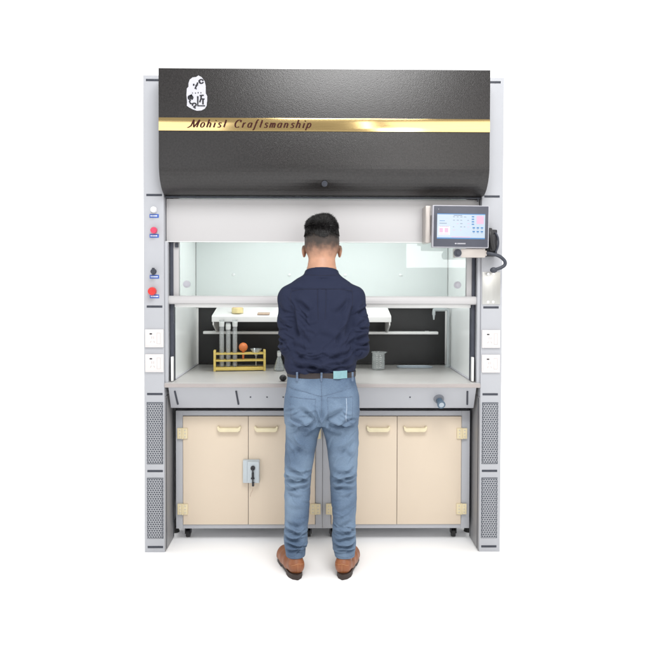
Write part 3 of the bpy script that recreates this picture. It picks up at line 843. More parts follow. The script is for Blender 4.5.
def vnormals(V, F):
    a, b, c, d = [V[F[:, i]] for i in range(4)]
    n = np.cross(c - a, d - b); N = np.zeros_like(V)
    for i in range(4): np.add.at(N, F[:, i], n)
    return N / (np.linalg.norm(N, axis=1, keepdims=True) + 1e-12)

def folds(V, N, L, side=None):
    """L: (ax,az,bx,bz,amp,width) crease lines in x,z on the back (y normal < 0); a valley with a ridge above it"""
    D = np.zeros(len(V))
    for f_ in L:
        ax, az, bx, bz, amp, wd = f_[:6]
        bow = f_[6] if len(f_) > 6 else 0
        a = np.array([ax, az]); ba = np.array([bx, bz]) - a; l = np.linalg.norm(ba); t_ = ba / l; nn = np.array([-t_[1], t_[0]])
        if nn[1] < 0: nn = -nn
        p = V[:, [0, 2]] - a; t = p @ t_ / l; u = p @ nn - bow * 4 * t * (1 - t)
        u = u + .004 * np.sin(V[:, 0] * 60 + az * 90) 
        env = np.clip(1 - np.abs(2 * t - 1) ** 3, 0, 1) * (t > 0) * (t < 1)
        back = np.clip(-N[:, 1] * 1.6 + .35, 0, 1)
        D += amp * env * back * (-np.exp(-(u / wd) ** 2) + .85 * np.exp(-((u - 1.9 * wd) / (1.2 * wd)) ** 2))
    return D

PB = Vector((-.0135, -.215, 0.0))   # where the man stands
def to_obj(name, V, F, mats, parent=None):
    me = bpy.data.meshes.new(name)
    me.from_pydata((V - np.array(PB)).tolist(), [], F.tolist()); me.validate()
    for m_ in (mats if isinstance(mats, (list, tuple)) else [mats]): me.materials.append(m_)
    me.shade_smooth()
    o = bpy.data.objects.new(name, me); C.objects.link(o)
    if parent is not None: o.parent = parent
    else: o.location = PB
    return o

# ---- joints
cx = -.0135
LS, RS = (-.172, -.190, 1.287), (.146, -.190, 1.285)
LE, RE = (-.160, -.215, 1.070), (.160, -.215, 1.058)
LW, RW = (-.105, .030, 1.000), (.090, .035, .995)
HC = np.array([-.0125, -.150, 1.575])

# skin material with close-cropped stubble on the back of the head
def skin_mat():
    m = mat('skin', (.44, .235, .150), .5, nz=.10, nscale=30, bump=.2, bscale=260)
    nt = m.node_tree; b = nt.nodes['Principled BSDF']
    b.inputs['Subsurface Weight'].default_value = .12; b.inputs['Subsurface Radius'].default_value = (.012, .005, .003); b.inputs['Subsurface Scale'].default_value = .5
    tc = nt.nodes.new('ShaderNodeTexCoord'); sx = nt.nodes.new('ShaderNodeSeparateXYZ'); nt.links.new(tc.outputs['Object'], sx.inputs[0])
    n = nt.nodes.new('ShaderNodeTexNoise'); n.inputs['Scale'].default_value = 34; n.inputs['Detail'].default_value = 6; nt.links.new(tc.outputs['Object'], n.inputs[0])
    ad = nt.nodes.new('ShaderNodeMath'); ad.operation = 'MULTIPLY_ADD'; ad.inputs[1].default_value = .060; nt.links.new(n.outputs[0], ad.inputs[0]); nt.links.new(sx.outputs[2], ad.inputs[2])
    mr = nt.nodes.new('ShaderNodeMapRange'); mr.interpolation_type = 'SMOOTHSTEP'; mr.inputs['From Min'].default_value = 1.506; mr.inputs['From Max'].default_value = 1.588
    nt.links.new(ad.outputs[0], mr.inputs[0])
    my = nt.nodes.new('ShaderNodeMapRange'); my.inputs['From Min'].default_value = .115; my.inputs['From Max'].default_value = .085
    nt.links.new(sx.outputs[1], my.inputs[0])
    mu = nt.nodes.new('ShaderNodeMath'); mu.operation = 'MULTIPLY'; nt.links.new(mr.outputs[0], mu.inputs[0]); nt.links.new(my.outputs[0], mu.inputs[1])
    m2 = nt.nodes.new('ShaderNodeMath'); m2.operation = 'MULTIPLY'; m2.inputs[1].default_value = .98; nt.links.new(mu.outputs[0], m2.inputs[0])
    mx = nt.nodes.new('ShaderNodeMix'); mx.data_type = 'RGBA'; mx.inputs[7].default_value = (.030, .022, .018, 1)
    src = b.inputs['Base Color'].links[0].from_socket
    nt.links.new(src, mx.inputs[6]); nt.links.new(m2.outputs[0], mx.inputs[0]); nt.links.new(mx.outputs[2], b.inputs['Base Color'])
    return m
M['skin'] = skin_mat()

def denim():
    m = mat('faded_denim', (.048, .084, .148), .8, nz=.12, nscale=260, bump=.5, bscale=420)
    nt = m.node_tree; b = nt.nodes['Principled BSDF']
    tc = nt.nodes.new('ShaderNodeTexCoord')
    n = nt.nodes.new('ShaderNodeTexNoise'); n.inputs['Scale'].default_value = 4.5; n.inputs['Detail'].default_value = 2; nt.links.new(tc.outputs['Object'], n.inputs[0])
    n2 = nt.nodes.new('ShaderNodeTexNoise'); n2.inputs['Scale'].default_value = 150; n2.inputs['Detail'].default_value = 5
    mp = nt.nodes.new('ShaderNodeMapping'); mp.inputs['Scale'].default_value = (1, 1, 2.6); nt.links.new(tc.outputs['Object'], mp.inputs[0]); nt.links.new(mp.outputs[0], n2.inputs[0])
    mr = nt.nodes.new('ShaderNodeMapRange'); mr.inputs['From Min'].default_value = .35; mr.inputs['From Max'].default_value = .68; mr.inputs['To Max'].default_value = .85
    mr2 = nt.nodes.new('ShaderNodeMapRange'); mr2.inputs['From Min'].default_value = .40; mr2.inputs['From Max'].default_value = .70; mr2.inputs['To Max'].default_value = .16
    nt.links.new(n.outputs[0], mr.inputs[0]); nt.links.new(n2.outputs[0], mr2.inputs[0])
    ad = nt.nodes.new('ShaderNodeMath'); ad.operation = 'ADD'; nt.links.new(mr.outputs[0], ad.inputs[0]); nt.links.new(mr2.outputs[0], ad.inputs[1])
    mx = nt.nodes.new('ShaderNodeMix'); mx.data_type = 'RGBA'; mx.inputs[7].default_value = (.18, .255, .35, 1)
    src = b.inputs['Base Color'].links[0].from_socket
    nt.links.new(src, mx.inputs[6]); nt.links.new(ad.outputs[0], mx.inputs[0]); nt.links.new(mx.outputs[2], b.inputs['Base Color'])
    return m
M['denim'] = denim()
M['shirt'] = mat('navy_cotton', (.0128, .0172, .041), .85, nz=.10, nscale=300, bump=.45, bscale=500, spec=.25)
M['shirtseam'] = mat('navy_seam', (.010, .012, .028), .9, nz=.1, nscale=200)
M['denimseam'] = mat('denim_seam', (.10, .14, .21), .85, nz=.25, nscale=120)
M['denimpale'] = mat('denim_pale', (.33, .40, .50), .85, nz=.15, nscale=90)
M['belt'] = mat('dark_leather', (.020, .013, .013), .45, nz=.15, nscale=60, bump=.3, bscale=200)
M['patch'] = mat('teal_patch', (.19, .35, .38), .6, nz=.08, nscale=60, bump=.2, bscale=200)
M['hairm'] = mat('black_hair', (.007, .006, .006), .5, spec=.35, nz=.3, nscale=60)
M['tan'] = mat('tan_leather', (.24, .080, .028), .42, nz=.22, nscale=22, bump=.35, bscale=120)
M['sole'] = mat('dark_sole', (.030, .018, .014), .6, nz=.2, nscale=40)
M['eye'] = mat('eye_dark', (.02, .015, .012), .1, nz=.1)
M['lace'] = mat('shoe_stitch', (.42, .20, .09), .6, nz=.1)

# ---- body: one skin from crown to feet
fb = Field((-.27, -.36, -.01), (.25, .27, 1.70), .0036)
fb.column([(.775, cx, -.215, .13, .085), (.80, cx, -.215, .150, .095), (.94, cx, -.205, .135, .085), (1.08, cx, -.20, .140, .085), (1.22, cx, -.195, .155, .09), (1.32, cx, -.188, .145, .075), (1.37, cx, -.183, .095, .055), (1.40, cx, -.18, .05, .045)], .03)
for x0, x1, x2, sgn in ((-.105, -.124, -.133, -1), (.080, .091, .100, 1)):
    fb.chain([(x0, -.21, .76), (x1, -.200, .43), (x1, -.218, .30), (x2, -.235, .085)], [.068, .040, .042, .028], .03)
    fb.chain([(x2, -.245, .06), (x2 + sgn * .05, -.085, .04)], [.028, .024], .02)
for S_, E_2, W_, sg in ((LS, LE, LW, -1), (RS, RE, RW, 1)):
    S_, E_2, W_ = map(np.array, (S_, E_2, W_))
    fb.chain([S_ + np.array([-sg * .035, .0, .005]), S_ * .75 + E_2 * .25, E_2, E_2 * .6 + W_ * .4, W_], [.038, .036, .028, .031, .0215], .02)
    # hand: palm then five fingers, loosely curled as if holding something small
    d = W_ - E_2; d /= np.linalg.norm(d)
    fwd = d * .9 + np.array([-sg * .12, .25, -.02]); fwd /= np.linalg.norm(fwd)
    up = np.array([0, 0, 1.]); up = up - fwd * (up @ fwd); up /= np.linalg.norm(up)
    sd = np.cross(fwd, up)          # to the right of the hand when looking along fwd
    inn = sd * (-sg)                # towards the other hand = palm side
    # palm faces inwards, thumb on top
    P0 = W_ + fwd * .012; P1 = W_ + fwd * .082
    for q in (-.024, -.008, .008, .024):
        fb.chain([P0 + up * q * .7, P1 + up * q * 1.15 + inn * .003 * (1 - abs(q) / .03)], [.0145, .0115], .012)
    for q, L_, r_ in ((.029, .068, .0085), (.0095, .076, .0088), (-.0105, .070, .0083), (-.030, .055, .0074)):
        a = P1 + up * q; 
        b1 = a + fwd * L_ * .42 + inn * L_ * .12 + up * q * .06; b2 = b1 + fwd * L_ * .24 + inn * L_ * .28; b3 = b2 + fwd * L_ * .04 + inn * L_ * .24
        fb.chain([a, b1, b2, b3], [r_ * 1.12, r_, r_ * .93, r_ * .82], .003)
    a = W_ + fwd * .026 + up * .020 + inn * .008
    t1 = a + fwd * .026 + up * .026 + inn * .014; t2 = t1 + fwd * .030 + up * .006 + inn * .014; t3 = t2 + fwd * .022 - up * .006 + inn * .010
    fb.chain([a, t1, t2, t3], [.0155, .0118, .0102, .0088], .005)
# neck and head
fb.chain([(cx, -.180, 1.36), (cx, -.180, 1.43), (HC[0], -.168, 1.50)], [.056, .0625, .062], .02)
fb.column([(1.36, cx, -.180, .068, .058), (1.425, cx, -.180, .063, .060)], .02, 2.0)
fb.ell(HC + [0, -.006, .006], (.0805, .093, .090), .02)
fb.ell(HC + [0, .028, -.045], (.062, .068, .075), .02)
fb.ell(HC + [0, -.008, -.038], (.0800, .084, .075), .02)
fb.ell(HC + [0, .050, -.095], (.040, .036, .030), .025)
fb.cone(HC + [0, .094, -.020], HC + [0, .112, -.052], .009, .0135, .012)
fb.ell(HC + [0, .086, -.087], (.024, .014, .008), .006)
for sx in (-1, 1):
    fb.ell(HC + [sx * .016, .106, -.056], (.010, .010, .008), .006)
    fb.ell(HC + [sx * .034, .082, -.045], (.022, .018, .018), .02)
    fb.ell(HC + [sx * .030, .092, .000], (.020, .010, .007), .010)
    fb.ell(HC + [sx * .030, .094, -.014], (.015, .010, .0095), .006, op='sub')
    fb.ell(HC + [sx * .030, .083, -.014], (.0125, .0125, .0125), .003)
    # ear: rim and lobe standing a little off the head
    th = sx * .42; Rm = np.array([[math.cos(th), math.sin(th), 0], [-math.sin(th), math.cos(th), 0], [0, 0, 1]])
    ec = HC + [sx * .0850, .006, -.064]
    fb.ell(ec, (.0065, .0175, .029), .006, Rm)
    fb.ell(ec + [sx * .003, -.006, .008], (.0065, .013, .022), .004, Rm)
    fb.ell(ec + [sx * .0085, .004, .003], (.005, .010, .016), .004, Rm, 'sub')
V, F = fb.mesh()
N = vnormals(V, F)
V = V + N * (smooth_noise(V, 60, 2) * .0004)[:, None]
body = to_obj('person', V, F, M['skin'])
tag(body, 'man seen from behind in navy shirt and blue jeans, working at the hood', 'person')
BODY_V, BODY_F = V, F
m = MB()
for sx in (-1, 1):
    c = HC + [sx * .030, .0925, -.014]; m = MB(); m.ball(c, .0055, n=12); m.build('eye', M['eye'], body)

# ---- shirt
fs = Field((-.29, -.37, .90), (.27, .10, 1.46), .0030)
fs.column([(.930, cx - .002, -.203, .155, .098), (.945, cx - .003, -.203, .164, .108), (.975, cx - .004, -.204, .170, .117), (1.02, cx - .003, -.204, .167, .113), (1.08, cx, -.203, .163, .108), (1.15, cx, -.200, .165, .108), (1.23, cx, -.196, .172, .112), (1.29, cx, -.192, .172, .107), (1.335, cx, -.188, .158, .092), (1.365, cx, -.184, .128, .078), (1.392, cx, -.183, .094, .074), (1.413, cx, -.182, .076, .070)], .02, 2.25)
for S_, E_2, W_, sg in ((LS, LE, LW, -1), (RS, RE, RW, 1)):
    S_, E_2, W_ = map(np.array, (S_, E_2, W_))
    mid_ = S_ * .5 + E_2 * .5 + np.array([sg * .002, -.002, 0])
    fs.chain([S_ + [-sg * .055, 0, .030], S_ + [-sg * .008, 0, .002], mid_, E_2 + [0, -.004, .0], E_2 * .5 + W_ * .5, W_ + (E_2 - W_) * .10], [.046, .054, .049, .047, .042, .033], .022)
    c0 = W_ + (E_2 - W_) * .02; c1 = W_ + (E_2 - W_) * .24
    fs.cone(c0, c1, .0335, .0365, .004)
# collar band: stands around the neck
def collar(X, Y, Z):
    t = (Z - 1.395) / .045
    cyy = -.181 + .004 * t; a = .079 - .0095 * t; b = .0745 - .006 * t
    q = np.sqrt(((X - cx) / a) ** 2 + ((Y - cyy) / b) ** 2)
    d = np.abs(q - 1) * .07 - .0042
    top = 1.436 - .25 * (Y + .25).clip(0, 1)
    return np.maximum(d, np.maximum(Z - top, 1.385 - Z))
fs.put((-.12, -.28, 1.37), (.10, -.08, 1.46), collar, .004)
# open the neck, open the hem and cuffs
fs.ell((cx, -.178, 1.4925), (.0665, .062, .075), .003, op='sub')
V, F = fs.mesh(); N = vnormals(V, F)
FL = [(-.155, 1.005, .06, .962, .009, .010, -.008), (-.16, .982, -.02, .985, .006, .008, -.006), (.135, 1.012, -.06, .972, .008, .010, -.006), (.14, .985, .02, .965, .006, .007, -.004),
      (-.15, 1.045, -.01, 1.000, .0065, .012, -.010), (.13, 1.06, .00, 1.010, .006, .012, -.010), (-.10, .962, .11, .955, .005, .006, -.004), (-.155, 1.09, -.08, 1.04, .0045, .012), (.135, 1.10, .06, 1.05, .0045, .012),
      (-.155, 1.26, -.125, 1.10, .008, .011), (.128, 1.26, .100, 1.10, .008, .011), (-.145, 1.29, -.070, 1.225, .0045, .012), (.118, 1.29, .045, 1.215, .0045, .012),
      (-.14, 1.16, -.07, 1.08, .0035, .012), (.11, 1.17, .04, 1.09, .0035, .012), (-.10, 1.34, -.16, 1.31, .0025, .010), (.07, 1.34, .135, 1.31, .0025, .010),
      (-.235, 1.12, -.165, 1.09, .0055, .008), (-.235, 1.085, -.17, 1.075, .0055, .007), (-.23, 1.05, -.165, 1.06, .005, .007), (.21, 1.12, .135, 1.095, .0055, .008), (.215, 1.085, .14, 1.07, .0055, .008), (.21, 1.05, .14, 1.055, .005, .007),
      (-.22, 1.20, -.17, 1.16, .004, .009), (.205, 1.20, .145, 1.15, .004, .009), (-.215, 1.27, -.18, 1.22, .003, .009), (.195, 1.26, .15, 1.22, .003, .009), (-.03, 1.14, .05, 1.10, .002, .012), (-.07, 1.02, .07, 1.03, .003, .010)]
FC = crumple([(-.15, .12, .945, 1.04, 20, .0028, .0045, 0, 22, .10), (-.15, -.09, 1.04, 1.28, 9, .0026, .0050, 118, 22, .09), (.06, .125, 1.04, 1.28, 9, .0026, .0050, 62, 22, .09),
              (-.21, -.155, 1.03, 1.24, 12, .0035, .0042, -25, 30, .055), (.135, .195, 1.03, 1.24, 12, .0035, .0042, 25, 30, .055), (-.08, .06, 1.05, 1.22, 7, .0014, .006, 20, 50, .09)], 4)
D = folds(V, N, FL) * 1.9 + folds(V, N, FC) * 1.5
D += smooth_noise(V, 26, 5) * .0026 + smooth_noise(V, 60, 6) * .0009
# box pleat under the yoke, yoke step
xp = V[:, 0] - (cx + .0); bk = np.clip(-N[:, 1] * 2 - .6, 0, 1)
fade = np.clip((V[:, 2] - 1.16) / .12, 0, 1) * (V[:, 2] < 1.333)
D += bk * fade * (-.0028 * np.exp(-((np.abs(xp) - .019) / .0045) ** 2) + .0012 * (np.abs(xp) < .018))
D += bk * (-.0022) * np.exp(-((V[:, 2] - 1.3335) / .0040) ** 2)
near_neck = np.clip((1.40 - V[:, 2]) / .02, 0, 1)
V = V + N * (D * near_neck)[:, None]
shirt = to_obj('shirt', V, F, M['shirt'], body)
SH = BVHTree.FromPolygons(V.tolist(), F.tolist())
def seam(tree, pts, r, name, mt, parent, lift=.0002, n=6, rows=1, dense=.006):
    """a thin line of stitching laid on the cloth, hit from behind"""
    P = []
    for i in range(len(pts) - 1):
        a, b = Vector(pts[i] + (0,)), Vector(pts[i + 1] + (0,)); k = max(1, int((b - a).length / dense))
        P += [a.lerp(b, j / k) for j in range(k)]
    P.append(Vector(pts[-1] + (0,)))
    Q = []
    for p in P:
        h = tree.ray_cast(Vector((p.x, -1.5, p.y)), Vector((0, 1, 0)))
        if h[0] is not None: Q.append(h[0] + h[1] * lift)
    if len(Q) < 2: return None
    m = MB(); b = bmesh.new(); rings = []
    for i, p in enumerate(Q):
        t = (Q[min(i + 1, len(Q) - 1)] - Q[max(i - 1, 0)]).normalized(); x = Vector((0, 1, 0)); x = (x - t * x.dot(t)).normalized(); y = t.cross(x)
        rings.append([b.verts.new(p + (x * math.cos(2 * PI * q / n) + y * math.sin(2 * PI * q / n)) * r) for q in range(n)])
    for i in range(len(rings) - 1):
        for q in range(n): b.faces.new((rings[i][q], rings[i][(q + 1) % n], rings[i + 1][(q + 1) % n], rings[i + 1][q]))
    b.faces.new(rings[0][::-1]); b.faces.new(rings[-1]); m.add(b)
    return m.build(name, mt, parent)
seam(SH, [(-.150, 1.325), (-.10, 1.333), (cx, 1.3345), (.08, 1.333), (.125, 1.325)], .0011, 'yoke_seam', M['shirtseam'], shirt)
for x in (-.019, .019): seam(SH, [(cx + x, 1.332), (cx + x * .98, 1.27), (cx + x * .8, 1.20)], .0009, 'pleat_seam', M['shirtseam'], shirt)
seam(SH, [(-.092, 1.402), (-.06, 1.398), (cx, 1.396), (.04, 1.398), (.064, 1.402)], .0012, 'collar_seam', M['shirtseam'], shirt)
for pts in ([(-.150, 1.338), (-.157, 1.31), (-.156, 1.27), (-.150, 1.235)], [(.124, 1.338), (.130, 1.31), (.129, 1.27), (.124, 1.235)]):
    seam(SH, pts, .0010, 'armhole_seam', M['shirtseam'], shirt)

# ---- jeans
fj = Field((-.24, -.38, .070), (.21, -.06, .965), .0029)
fj.column([(.710, cx, -.216, .160, .100), (.74, cx, -.218, .172, .116), (.80, cx, -.222, .172, .125), (.86, cx, -.216, .166, .116), (.91, cx, -.207, .159, .106), (.945, cx, -.204, .155, .101)], .02, 2.35)
for rows in ([(.088, -.134, -.240, .043, .050), (.135, -.136, -.238, .052, .055), (.165, -.133, -.236, .057, .058), (.20, -.131, -.232, .054, .057), (.26, -.128, -.226, .054, .063), (.32, -.1275, -.220, .057, .068), (.40, -.1245, -.208, .061, .068), (.44, -.123, -.203, .064, .069), (.50, -.119, -.205, .066, .076), (.60, -.110, -.208, .074, .086), (.68, -.101, -.211, .0825, .095), (.76, -.098, -.214, .084, .105)],
             [(.088, .100, -.240, .044, .050), (.135, .097, -.238, .053, .055), (.165, .094, -.236, .057, .058), (.20, .094, -.232, .054, .057), (.26, .096, -.226, .055, .063), (.32, .0955, -.220, .058, .068), (.40, .0925, -.208, .061, .068), (.44, .091, -.203, .063, .069), (.50, .090, -.205, .066, .076), (.60, .0855, -.208, .073, .086), (.68, .075, -.211, .0835, .095), (.76, .072, -.214, .084, .105)]):
    fj.column(rows, .022, 2.15)
# seat: two rounded cheeks
fj.ell((-.092, -.262, .800), (.082, .075, .095), .04); fj.ell((.066, -.262, .800), (.082, .075, .095), .04)
V, F = fj.mesh(); N = vnormals(V, F)
FJ = [(-.178, .715, -.030, .735, .008, .010, -.016), (.150, .715, .005, .735, .008, .010, -.016), (-.025, .73, -.12, .80, .006, .010, .004), (.000, .73, .09, .80, .006, .010, .004), (-.02, .70, -.10, .665, .006, .010), (-.005, .70, .08, .665, .006, .010),
      (-.17, .755, -.06, .705, .004, .009), (.145, .755, .035, .705, .004, .009), (-.016, .71, -.05, .79, .005, .007), (-.010, .71, .022, .79, .005, .007),
      (-.165, .64, -.07, .56, .004, .014), (.14, .64, .045, .56, .004, .014), (-.17, .56, -.08, .62, .003, .012), (.145, .55, .05, .61, .003, .012),
      (-.19, .475, -.065, .450, .008, .009, -.008), (-.19, .440, -.07, .455, .007, .008, -.006), (-.185, .41, -.065, .425, .0065, .009, -.008), (-.18, .50, -.09, .475, .005, .010),
      (.155, .475, .035, .450, .008, .009, -.008), (.155, .440, .04, .455, .007, .008, -.006), (.152, .41, .035, .425, .0065, .009, -.008), (.145, .505, .055, .475, .005, .010),
      (-.18, .385, -.10, .37, .003, .009), (.15, .385, .07, .37, .003, .009), (-.18, .33, -.09, .31, .002, .012), (.14, .33, .06, .30, .002, .012),
      (-.19, .225, -.08, .205, .006, .008, -.006), (-.19, .190, -.085, .180, .007, .007, -.005), (-.188, .160, -.09, .150, .007, .006, -.004), (-.18, .135, -.095, .127, .006, .0055, -.003), (-.17, .26, -.10, .235, .004, .009),
      (.155, .225, .04, .205, .006, .008, -.006), (.155, .190, .045, .178, .007, .007, -.005), (.152, .160, .05, .148, .007, .006, -.004), (.148, .135, .055, .125, .006, .0055, -.003), (.13, .26, .06, .235, .004, .009),
      (-.165, .88, -.06, .86, .002, .010), (.13, .885, .05, .865, .002, .010)]
JC = []
for lx, sg in ((-.120, -1), (.090, 1)):
    JC += crumple([(lx - .04, lx + .04, .40, .50, 12, .0035, .0042, 8 * sg, 25, .075), (lx - .04, lx + .04, .105, .24, 16, .0042, .0038, -10 * sg, 25, .075),
                   (lx - .05, lx + .05, .52, .68, 9, .0022, .0055, 55 * sg, 25, .085), (lx - .045, lx + .045, .25, .40, 9, .0018, .0050, 20 * sg, 40, .07), (lx - .05, lx + .05, .69, .78, 8, .0028, .0045, -20 * sg, 25, .075)], 17 + sg)
JC += crumple([(-.15, .12, .80, .90, 8, .0012, .0045, 0, 30, .06), (-.05, .03, .70, .76, 6, .003, .004, 80, 25, .045)], 9)
D = folds(V, N, FJ) * 2.2 + folds(V, N, JC) * 1.45 + smooth_noise(V, 22, 15) * .0022 + smooth_noise(V * [1, 1, 1.6], 60, 16) * .0011
# centre back groove
D += -.004 * np.exp(-((V[:, 0] - cx) / .006) ** 2) * (V[:, 2] > .68) * np.clip(-N[:, 1], 0, 1) * np.clip((.93 - V[:, 2]) / .1, 0, 1)
top = np.clip((.945 - V[:, 2]) / .02, 0, 1)
V = V + N * (D * top)[:, None]
jeans = to_obj('jeans', V, F, M['denim'], body)
JN = BVHTree.FromPolygons(V.tolist(), F.tolist())
DS, DP = M['denimseam'], M['denimpale']
# yoke V seams, pockets, centre seam, hems
seam(JN, [(-.165, .885), (-.09, .870), (cx, .850)], .0012, 'yoke_seam', DS, jeans); seam(JN, [(cx, .850), (.06, .870), (.137, .885)], .0012, 'yoke_seam', DS, jeans)
seam(JN, [(cx, .925), (cx, .85), (cx, .78), (cx + .001, .72)], .0014, 'centre_seam', DS, jeans)
for s_, px in ((-1, -.098), (1, .071)):
    w = .058
    seam(JN, [(px - w, .846), (px + w, .838) if s_ < 0 else (px + w, .846)], .0013, 'pocket_seam', DS, jeans)
    seam(JN, [(px - w, .846), (px - w + .004, .742), (px, .722), (px + w - .004, .742), (px + w, .842)], .0010, 'pocket_seam', DS, jeans)
seam(JN, [(.098, .842), (.100, .80), (.096, .76), (.098, .735)], .0019, 'pocket_fold', DP, jeans)
for a, b_ in ((-.172, -.098), (.058, .14)): seam(JN, [(a, .100), ((a + b_) / 2, .096), (b_, .100)], .0012, 'hem_seam', DS, jeans)
# belt and loops
def ring_band(z0, z1, off, name, mt, par, bulge=0):
    b = bmesh.new(); n = 72; R = []
    prof_ = [(0, z0), (off * .9, z0 + .001), (off, z0 + .003), (off, z1 - .003), (off * .9, z1 - .001), (0, z1)]
    for (o_, z) in prof_:
        row = []
        for q in range(n):
            t = 2 * PI * q / n; e = 2 / 2.35
            c, s_ = math.cos(t), math.sin(t)
            a_, b2 = .1555 + o_, .1015 + o_
            row.append(b.verts.new((cx + a_ * abs(c) ** e * (1 if c > 0 else -1), -.204 + b2 * abs(s_) ** e * (1 if s_ > 0 else -1), z)))
        R.append(row)
    for i in range(len(R) - 1):
        for q in range(n): b.faces.new((R[i][q], R[i][(q + 1) % n], R[i + 1][(q + 1) % n], R[i + 1][q]))
    m = MB(); m.add(b); return m.build(name, mt, par)
belt = ring_band(.925, .952, .0065, 'belt', M['belt'], body)
BT = BVHTree.FromPolygons([tuple(v.co + PB) for v in belt.data.vertices], [tuple(p.vertices) for p in belt.data.polygons])
def patch_on(x0, x1, z0, z1, th, name, mt, par, trees, y_off=.0):
    b = bmesh.new(); nx, nz2 = 6, 4; G_ = []
    for i in range(nx + 1):
        for j in range(nz2 + 1):
            x = x0 + (x1 - x0) * i / nx; z = z0 + (z1 - z0) * j / nz2
            ys = [t.ray_cast(Vector((x, -1.5, z)), Vector((0, 1, 0)))[0] for t in trees]; ys = [h.y for h in ys if h is not None]
            y = min(ys) if ys else -.30
            G_.append((x, y - .001, z))
    for i in range(nx + 1):
        ym = min(g_[1] for g_ in G_[i * (nz2 + 1):(i + 1) * (nz2 + 1)])
        for j in range(nz2 + 1): G_[i * (nz2 + 1) + j] = (G_[i * (nz2 + 1) + j][0], ym, G_[i * (nz2 + 1) + j][2])
    fr = [b.verts.new((p[0], p[1] - th, p[2])) for p in G_]; bk_ = [b.verts.new((p[0], p[1] + .002, p[2])) for p in G_]
    I = lambda i, j: i * (nz2 + 1) + j
    for i in range(nx):
        for j in range(nz2):
            b.faces.new([fr[I(i, j)], fr[I(i + 1, j)], fr[I(i + 1, j + 1)], fr[I(i, j + 1)]]); b.faces.new([bk_[I(i, j)], bk_[I(i, j + 1)], bk_[I(i + 1, j + 1)], bk_[I(i + 1, j)]])
    for i in range(nx):
        for j in (0, nz2): b.faces.new([fr[I(i, j)], fr[I(i + 1, j)], bk_[I(i + 1, j)], bk_[I(i, j)]])
    for j in range(nz2):
        for i in (0, nx): b.faces.new([fr[I(i, j)], fr[I(i, j + 1)], bk_[I(i, j + 1)], bk_[I(i, j)]])
    m = MB(); m.add(b); return m.build(name, mt, par)
patch_on(.040, .104, .9265, .962, .0018, 'waist_patch', M['patch'], jeans, [BT, SH])
for x in (cx - .0005, -.125, .128): patch_on(x - .0045, x + .0045, .915, .956, .002, 'belt_loop', DS, jeans, [BT, JN])
ring_band(.900, .924, .0032, 'waistband', M['denim'], jeans)

# ---- shoes
def shoe(hx, hy, ang, sgn):
    c, s_ = math.cos(ang), math.sin(ang)
    def W(u, l, z): return np.array([hx + l * c + u * s_, hy - l * s_ + u * c, z])   # u along the foot, l to the side
    g = Field((min(hx, hx + .29 * s_) - .08, hy - .07, -.012), (max(hx, hx + .29 * s_) + .08, hy + .34, .17), .0032)
    pts = [(0.030, 0, .045, .034), (.085, sgn * .004, .043, .036), (.145, sgn * .006, .036, .040), (.200, sgn * .004, .030, .043), (.245, -sgn * .002, .027, .034)]
    for i in range(len(pts) - 1):
        a = W(*pts[i][:3]); b = W(*pts[i + 1][:3]); g.cone(a, b, pts[i][3], pts[i + 1][3], .02)
    g.cone(W(.036, 0, .06), W(.046, 0, .098), .036, .029, .02)
    g.cone(W(.09, 0, .05), W(.17, 0, .04), .040, .036, .02)
    g.put((-1, -1, -1), (1, 1, 1), lambda X, Y, Z: .022 - Z + 0 * X + 0 * Y, op='inter')
    V, F = g.mesh(); N = vnormals(V, F)
    V = V + N * (smooth_noise(V, 70, 31) * .0007)[:, None]
    sh = to_obj('shoe', V, F, M['tan'], body)
    # sole: outline extruded, with a heel block
    ol = []
    for k in range(40):
        t = 2 * PI * k / 40; 
        u = .125 - .140 * math.cos(t)
        ww = np.interp(u, [-.015, 0.0, .03, .09, .15, .205, .245, .265], [.004, .026, .0375, .036, .041, .0455, .036, .004])
        ol.append((u, (1 if math.sin(t) > 0 else -1) * ww * (abs(math.sin(t)) ** .25) + sgn * .004))
    b = bmesh.new(); A = [b.verts.new(tuple(W(u, l, .008))) for u, l in ol]; B = [b.verts.new(tuple(W(u, l, .024))) for u, l in ol]
    b.faces.new(A[::-1]); b.faces.new(B)
    for k in range(40): b.faces.new((A[k], A[(k + 1) % 40], B[(k + 1) % 40], B[k]))
    m = MB(); m.add(b)
    b = bmesh.new(); A = []; B = []
    hl = [(u, l) for u, l in ol if u < .075]
    order = sorted(hl, key=lambda p: math.atan2(p[1] - sgn * .004, p[0] - .035))
    A = [b.verts.new(tuple(W(u, l, .0005))) for u, l in order]; B = [b.verts.new(tuple(W(u, l, .0079))) for u, l in order]; k_ = len(order)
    b.faces.new(A[::-1]); b.faces.new(B)
    for k in range(k_): b.faces.new((A[k], A[(k + 1) % k_], B[(k + 1) % k_], B[k]))
    m.add(b)
    b = bmesh.new(); fr_ = sorted([(u, l) for u, l in ol if u > .135], key=lambda p: math.atan2(p[1] - sgn * .004, p[0] - .20))
    A = [b.verts.new(tuple(W(u, l, .0005))) for u, l in fr_]; B = [b.verts.new(tuple(W(u, l, .0079))) for u, l in fr_]; k_ = len(fr_)
    b.faces.new(A[::-1]); b.faces.new(B)
    for k in range(k_): b.faces.new((A[k], A[(k + 1) % k_], B[(k + 1) % k_], B[k]))
    m.add(b)
    m.build('sole', M['sole'], sh)
    T = BVHTree.FromPolygons(V.tolist(), F.tolist())
    seam(T, [(hx - .030, .062), (hx, .070), (hx + .030, .062)], .0010, 'heel_stitch', M['lace'], sh, dense=.004)
    seam(T, [(hx, .030), (hx, .068)], .0009, 'heel_stitch', M['lace'], sh, dense=.004)
shoe(-.120, -.292, -math.radians(17), -1)
